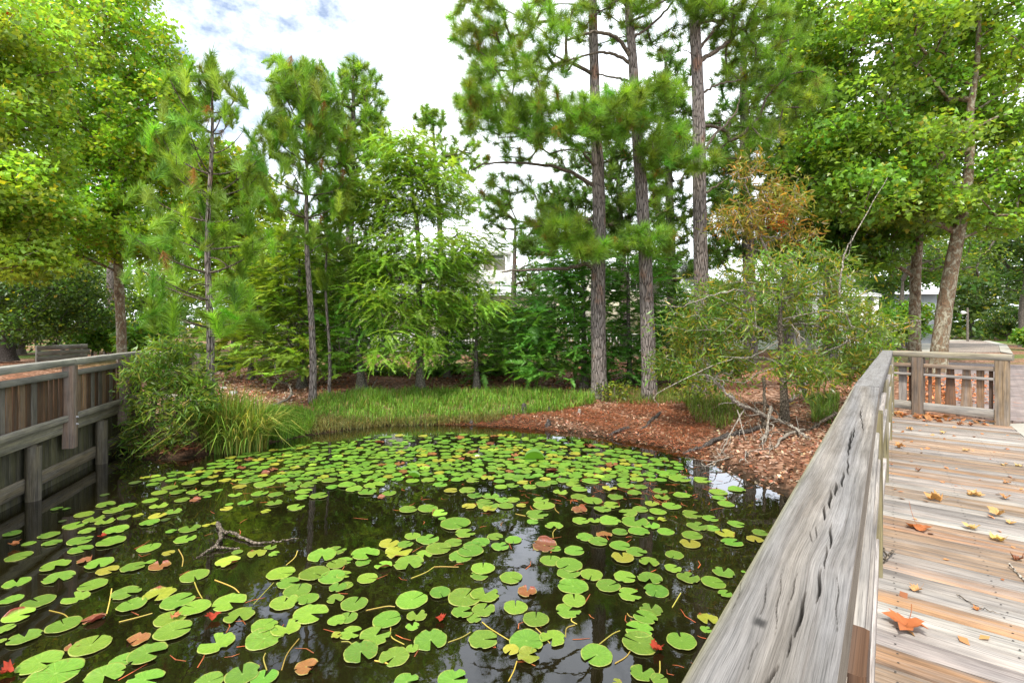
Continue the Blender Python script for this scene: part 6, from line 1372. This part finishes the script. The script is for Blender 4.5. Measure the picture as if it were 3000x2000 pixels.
for u, v, Yb, du, dv_, lab in UND:
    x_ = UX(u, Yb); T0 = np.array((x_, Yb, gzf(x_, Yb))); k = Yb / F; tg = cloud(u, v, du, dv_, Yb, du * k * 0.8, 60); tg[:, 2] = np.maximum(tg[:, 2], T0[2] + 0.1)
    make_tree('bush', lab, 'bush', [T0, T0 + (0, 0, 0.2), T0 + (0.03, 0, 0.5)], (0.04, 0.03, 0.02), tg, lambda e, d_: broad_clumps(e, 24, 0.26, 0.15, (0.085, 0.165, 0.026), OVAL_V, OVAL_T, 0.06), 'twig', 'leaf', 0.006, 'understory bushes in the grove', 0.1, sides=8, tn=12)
# far woodland closing the view behind the houses
P = []
for k_ in range(2600):
    a = rng.uniform(-1.15, 1.15); r_ = rng.uniform(58, 75); hgt = (13 if abs(a) > 0.5 else 8) + 2.5 * math.sin(a * 7) + 1.5 * math.sin(a * 17 + 1)
    P.append((math.sin(a) * r_ * 1.3, math.cos(a) * r_ + 6, 0.8 + abs(rng.normal(0, 0.55)) * hgt))
P = np.array(P); V, T, c = broad_clumps(P, 26, 1.9, 0.75, (0.088, 0.168, 0.042), OVAL_V, OVAL_T, 0.08, cv=0.3)
tag(mesh_np('far_woodland', V, T, M['leaf'], None, c), 'far green woodland closing the view behind the houses', 'woodland', kind='stuff')

# ------------------------------------------------------------------ feathery cypresses
def spray_tpl(n, droop, seed, ll=0.12, wd=0.04, fan=0.55):
    g = np.random.default_rng(seed); V = []
    s = np.linspace(0.12, 1.0, n)
    for i, t in enumerate(s):
        for sg in (-1, 1):
            b = np.array((0, -droop * t * t, t)); d = unit(np.array((sg * (1 - 0.4 * t), g.normal(0, 0.2) - droop * t * 0.8, 0.7)))
            L = ll * (1.15 - 0.55 * t) * 2.2 * g.uniform(0.7, 1.15); p = unit(np.cross(d, (g.normal(0, .4), 1, g.normal(0, .4)))) * wd
            V += [b - p, b + p, b + d * L]
    return np.array(V), np.arange(len(V)).reshape(-1, 3)
SP_H = [spray_tpl(13, 0.10, i) for i in range(3)]; SP_D = [spray_tpl(15, 0.55, 10 + i, 0.11, 0.034) for i in range(3)]
def cyp_leafer(tpls, base, k=3, length=0.5, jitter=0.24, flat=True, up=0.0, var=0.22):
    KK = k
    def f(ends, dirs):
        k = KK * 2; n = len(ends); E = np.repeat(ends, k, 0) + rng.normal(0, jitter, (n * k, 3)) * np.array((1, 1, 0.45)); D = np.repeat(dirs, k, 0) * np.array((1, 1, 0.4)) + rng.normal(0, 0.55, (n * k, 3)) * np.array((1, 1, 0.35)) + np.array((0, 0, up))
        col = np.repeat(tint(n, base, var, 0.12), k, 0) * np.exp(rng.normal(0, 0.12, (n * k, 1))); w_ = rng.integers(0, len(tpls), n * k); parts = []
        for i, (tv, tf) in enumerate(tpls):
            m = w_ == i; parts.append(scatter(tv, tf, E[m], frames(D[m], rng.normal(0, 0.35, m.sum())), length * rng.uniform(0.65, 1.2, m.sum()), col[m]))
        return join(parts)
    return f
def cypress(label, u0, v0, tops, rpx, clouds, base, tpl, k=3, length=0.5, name='cypress_tree', layered=True, Yf_=None):
    b = GR_(u0, v0) if Yf_ is None else np.array((UX(u0, Yf_), Yf_, gzf(UX(u0, Yf_), Yf_))); Y_ = b[1]
    tr = [b] + [W(u, v, Y_) for u, v in tops]; rr = np.array(rpx) / 2 * Y_ / F
    tg = np.vstack([cloud(c_[0], c_[1], c_[2], c_[3], Y_ + c_[4], c_[5], c_[6]) for c_ in clouds])
    if layered:                                              # gather shoots into flat tiers
        tier = 0.42; tg[:, 2] = np.round(tg[:, 2] / tier) * tier + rng.normal(0, 0.07, len(tg)) - 0.10 * np.hypot(tg[:, 0] - b[0], tg[:, 1] - Y_)
        tg[:, 2] = np.maximum(tg[:, 2], b[2] + 0.25)
    return make_tree(name, label, 'cypress', tr, rr, tg, cyp_leafer(tpl, base, k, length), 'grey_bark', 'needle', tip_r=0.005, group='feathery cypress grove', start=0.12, rmax=0.04, up_pref=0.35, attach_k=0.0, curve=0.06, sides=12, twigmat='twig', flare=0.9)
YG = (0.223, 0.355, 0.036); MG = (0.196, 0.393, 0.050); CG = (0.104, 0.258, 0.037)
cypress('light green drooping cypress, tallest in the middle of the grove', 1232, 1145, [(1228, 900), (1225, 700), (1205, 520), (1195, 400)], [22, 18, 14, 8, 2], [(1190, 470, 80, 80, 0, 0.8, 80), (1120, 600, 110, 80, 0, 0.9, 90), (1270, 560, 110, 90, 0, 0.9, 90), (1180, 760, 170, 70, -0.3, 1.1, 110), (1310, 750, 90, 80, -0.3, 1.0, 60), (1400, 730, 60, 50, 0, 0.7, 16), (1130, 690, 90, 40, 0, 0.8, 24), (1050, 560, 60, 60, 0, 0.6, 26), (1190, 880, 150, 90, -0.6, 1.2, 80), (1350, 880, 100, 70, -0.5, 0.9, 40), (1200, 1010, 110, 60, -0.8, 0.9, 40)], (0.235, 0.385, 0.045), SP_D, 5, 0.40, layered=False)
cypress('yellow green tiered cypress beside the bare lower trunk of the right thin pine', 885, 1135, [(880, 1000), (878, 850), (875, 690)], [20, 14, 9, 3], [(860, 780, 110, 90, 0, 1.1, 80), (800, 900, 130, 90, 0, 1.1, 80), (930, 900, 90, 100, 0.2, 1.0, 50), (830, 1010, 130, 70, -0.2, 1.1, 60), (880, 700, 60, 50, 0, 0.7, 26)], YG, SP_H)
cypress('golden green low cypress spreading right of the left thin pine', 735, 1110, [(735, 980), (738, 850), (740, 720)], [14, 11, 8, 3], [(720, 860, 100, 100, 0, 1.1, 70), (770, 780, 70, 80, 0, 0.8, 36), (690, 990, 100, 70, 0, 1.0, 46)], (0.192, 0.312, 0.032), SP_H)
cypress('mid green cypress with pale flared trunk left of the drooping cypress', 1060, 1140, [(1052, 1030), (1045, 900), (1040, 720)], [24, 14, 10, 3], [(1040, 800, 100, 80, 0.2, 1.1, 66), (1060, 930, 120, 80, 0.2, 1.1, 66), (1000, 1030, 110, 50, 0.2, 1.0, 36)], MG, SP_H)
cypress('small dark cypress right of the drooping cypress', 1397, 1138, [(1395, 1030), (1400, 900)], [16, 10, 4], [(1400, 930, 90, 90, 0.2, 1.0, 60), (1420, 1040, 100, 60, 0.2, 1.0, 46)], (0.144, 0.288, 0.042), SP_H)
cypress('dense dark green cypress standing left of the leftmost thick pine', 1712, 1135, [(1710, 1000), (1708, 850), (1700, 690)], [18, 14, 10, 3], [(1680, 780, 90, 80, 0, 1.1, 66), (1640, 900, 130, 90, 0, 1.2, 90), (1620, 1020, 140, 70, 0, 1.2, 80), (1720, 1000, 60, 100, 0.3, 0.9, 40), (1570, 950, 80, 60, 0, 0.8, 30)], (0.119, 0.288, 0.038), SP_H)
cypress('shadowy cypress filling the gap between the left and middle thick pines', 1845, 1125, [(1842, 1000), (1840, 850), (1838, 700)], [16, 12, 9, 3], [(1840, 800, 90, 100, 0.2, 1.1, 70), (1850, 950, 90, 110, 0.2, 1.1, 80), (1830, 1060, 80, 50, 0, 0.9, 40)], CG, SP_H)
cypress('dark low cypress between the middle and right thick pines', 1985, 1125, [(1982, 1000), (1980, 880)], [14, 10, 4], [(1975, 930, 80, 90, 0.2, 1.0, 60), (1970, 1040, 70, 60, 0.2, 0.9, 40)], (0.115, 0.250, 0.038), SP_H)
cypress('dim cypress set back between the yellow tiered and pale flared ones', 975, 1120, [(975, 950), (975, 760)], [14, 10, 4], [(970, 850, 90, 110, 0.5, 1.0, 66), (960, 1000, 110, 70, 0.5, 1.0, 50)], (0.125, 0.269, 0.038), SP_H, Yf_=15.5)
cypress('dim cypress behind the tallest drooping one', 1310, 1120, [(1310, 980), (1315, 800)], [14, 10, 4], [(1310, 880, 110, 110, 0.4, 1.1, 70), (1300, 1010, 120, 60, 0.4, 1.0, 50)], (0.115, 0.250, 0.038), SP_H, Yf_=16.0)
cypress('shaded cypress behind the small dark cypress, nearest the main house', 1510, 1120, [(1510, 1000), (1512, 880)], [14, 10, 4], [(1510, 960, 80, 80, 0.4, 1.0, 50), (1500, 1050, 100, 50, 0.4, 1.0, 40)], (0.115, 0.240, 0.038), SP_H, Yf_=16.5)

# ------------------------------------------------------------------ lance-leaved shrubs
def lance_leafer(base, n_per, rad, size, yellow=0.15, yc=(0.30, 0.27, 0.04), drop=0.5):
    def f(ends, dirs):
        n = len(ends); N = n * n_per; pos = np.repeat(ends, n_per, 0) + ball(N) * rad; y = unit(np.repeat(dirs, n_per, 0) * 0.6 + rng.normal(0, 0.75, (N, 3)) + np.array((0, 0, -drop)))
        nz_ = unit(np.cross(y, rng.normal(size=(N, 3)))); x = np.cross(y, nz_); col = np.repeat(tint(n, base, 0.22, 0.12), n_per, 0) * np.exp(rng.normal(0, 0.22, (N, 1)))
        m = rng.random(N) < yellow; col[m] = tint(m.sum(), yc, 0.25, 0.15)
        return scatter(LANCE_V * np.array((1.0, 1, 1)), LANCE_T, pos, np.stack([x, y, nz_], 2), size * rng.uniform(0.6, 1.25, N), col)
    return f
b = GR_(2298, 1232); Yb = b[1]
tr = [b, W(2298, 1180, Yb), W(2292, 1080, Yb), W(2285, 960, Yb - .1), W(2290, 830, Yb - .1)]
sc_ = [(2250, 960), (2150, 930), (2080, 980), (2010, 1010), (1965, 1070), (2060, 1090), (2160, 1060), (2340, 930), (2430, 960), (2510, 980), (2570, 1010), (2530, 1080), (2440, 1080), (2340, 1070), (2240, 850), (2330, 830), (2420, 850), (2170, 820), (2480, 880), (2100, 870), (2380, 780), (2260, 770), (2480, 800), (1990, 940), (2400, 1130), (2560, 940)]
tg = np.vstack([cloud(u_ + rng.normal(0, 15), v_ + rng.normal(0, 12), 62, 44, 9.6 - (u_ - 2250) * 0.0012 + rng.normal(0, 0.4), 0.45, 15 if v_ > 860 else 10) for u_, v_ in sc_] + [cloud(2270, 950, 370, 200, 9.5, 1.1, 70, 0.6)])
bare = ([([W(2302, 1180, Yb), W(2350, 1140, Yb - .1), W(2390, 1090, Yb - .2), W(2420, 1030, Yb - .3)], 0.04, 0.02), ([W(2460, 870, 9.3), W(2470, 760, 9.2), W(2520, 660, 9.1), W(2600, 520, 9.0)], 0.02, 0.005), ([W(2470, 765, 9.2), W(2490, 735, 9.2), W(2495, 690, 9.2)], 0.008, 0.003),
                   ([W(2400, 1040, 9.3), W(2520, 985, 8.8), W(2620, 955, 8.5), W(2712, 934, 8.3)], 0.02, 0.005), ([W(2520, 985, 8.8), W(2620, 970, 8.6), W(2700, 945, 8.4)], 0.010, 0.003), ([W(2290, 860, 9.5), W(2150, 850, 9.2), W(2050, 880, 9.0), W(1990, 898, 8.9), W(1940, 893, 8.9)], 0.014, 0.004), ([W(2280, 1000, 9.5), W(2200, 1045, 9.2), W(2120, 1060, 9.0), W(1930, 1150, 8.9), W(1930, 1190, 8.9)], 0.014, 0.004), ([W(2320, 950, 9.4), W(2360, 1010, 9.0), W(2340, 1040, 9.0)], 0.010, 0.004), ([W(2260, 1000, 9.4), W(2180, 930, 9.0), W(2110, 980, 8.9)], 0.009, 0.003), ([W(2230, 1090, 9.3), W(2170, 1120, 9.0), W(2090, 1110, 8.9)], 0.010, 0.004)])
make_tree('willow_shrub', 'sprawling willowy shrub with narrow green and yellow leaves leaning over the right bank', 'shrub', tr, (0.085, 0.075, 0.06, 0.045, 0.02), tg, lance_leafer((0.125, 0.215, 0.030), 40, 0.27, 0.15, 0.22, (0.30, 0.27, 0.04), 0.25), 'twig', 'leaf', 0.0045, start=0.15, rmax=0.04, sides=10, twigmat='pale_twig', bare_paths=bare, up_pref=0.5, attach_k=0.2)
Y = 11.4; b = np.array((UX(2360, Y), Y, gzf(UX(2360, Y), Y)))
tr = [b, W(2340, 1000, Y), W(2310, 900, Y), W(2265, 780, Y), W(2225, 690, Y), W(2205, 640, Y)]
tg = np.vstack([cloud(*c_) for c_ in [(2230, 620, 130, 60, Y, 0.6, 60), (2300, 580, 80, 70, Y, 0.5, 34), (2150, 660, 70, 40, Y, 0.5, 22), (2200, 500, 60, 60, Y, 0.4, 12), (2290, 690, 100, 50, Y, 0.5, 16)]])
def orange_leaf(e, d_):
    A_ = lance_leafer((0.21, 0.22, 0.04), 24, 0.24, 0.17, 0.38, (0.34, 0.20, 0.045))(e, d_); m = rng.random(len(e)) < 0.07
    near = np.argsort(np.linalg.norm(e - W(2260, 640, Y), axis=1))[:5]
    return join([A_, lance_leafer((0.5, 0.06, 0.02), 26, 0.2, 0.15, 0.0)(e[near], d_[near])])
bare = ([([W(2265, 780, Y), W(2230, 740, Y), W(2190, 720, Y), W(2170, 690, Y)], 0.015, 0.004), ([W(2245, 740, Y), W(2210, 700, Y), W(2160, 690, Y), W(2130, 705, Y)], 0.010, 0.003), ([W(2225, 690, Y), W(2260, 695, Y - .1), W(2280, 690, Y - .1)], 0.02, 0.012), ([W(2225, 690, Y), W(2215, 560, Y), W(2190, 480, Y)], 0.012, 0.004)])
make_tree('dying_shrub', 'tall half dead sapling with orange and red leaves above the willowy shrub', 'shrub', tr, (0.05, 0.045, 0.04, 0.034, 0.03, 0.02), tg, orange_leaf, 'pale_twig', 'leaf', 0.005, start=0.5, rmax=0.03, sides=9, bare_paths=bare)
Y = 8.4; b = GR_(455, 1300); b[2] = max(b[2], 0.0)
tr = [b, b + (-0.05, 0, 0.5), b + (0.05, 0, 1.0), b + (0.1, 0, 1.4)]
tc_ = [(415, 1095), (465, 1050), (512, 1075), (560, 1095), (592, 1135), (545, 1150), (480, 1130), (432, 1165), (500, 1205), (565, 1195), (420, 1235), (455, 1285), (400, 1295), (590, 1185), (470, 1010), (530, 1045), (520, 1250), (445, 1110)]
tg = np.vstack([cloud(u_ + rng.normal(0, 8), v_ + rng.normal(0, 8), 34, 27, Y + rng.normal(0, 0.25), 0.3, 10) for u_, v_ in tc_] + [cloud(500, 1130, 125, 120, Y, 0.6, 14, 0.7)])
make_tree('leafy_thicket', 'bamboo like leafy thicket covering the end of the left retaining wall', 'shrub', tr, (0.05, 0.04, 0.03, 0.015), tg, lance_leafer((0.115, 0.215, 0.028), 34, 0.20, 0.13, 0.3, (0.22, 0.27, 0.04), 0.2), 'twig', 'leaf', 0.0045, start=0.0, rmax=0.022, sides=9, flare=0.0, up_pref=0.3, attach_k=0.0)
for u, v, h_, lab in ((1800, 1168, 40, 'leafy sapling between the left and middle thick pines'), (2040, 1175, 45, 'young leafy sprout at the foot of the rightmost thick pine')):
    b = GR_(u, v); k = b[1] / F; tg = cloud(u, v - h_ * 0.6, h_ * 1.3, h_ * 0.7, b[1], 0.4, 26); tg[:, 2] = np.maximum(tg[:, 2], b[2] + 0.08)
    make_tree('sapling', lab, 'sapling', [b, b + (0, 0, h_ * k * 0.6), b + (0.02, 0, h_ * k)], (0.015, 0.012, 0.006), tg, lambda e, d_: broad_clumps(e, 14, 0.16, 0.1, (0.13, 0.20, 0.03), OVAL_V, OVAL_T, 0.2), 'twig', 'leaf', 0.004, start=0.1, sides=8, tn=12)
print('FACES', sum(len(o.data.polygons) for o in S.objects if o.type == 'MESH'), 'OBJ', len(S.objects))
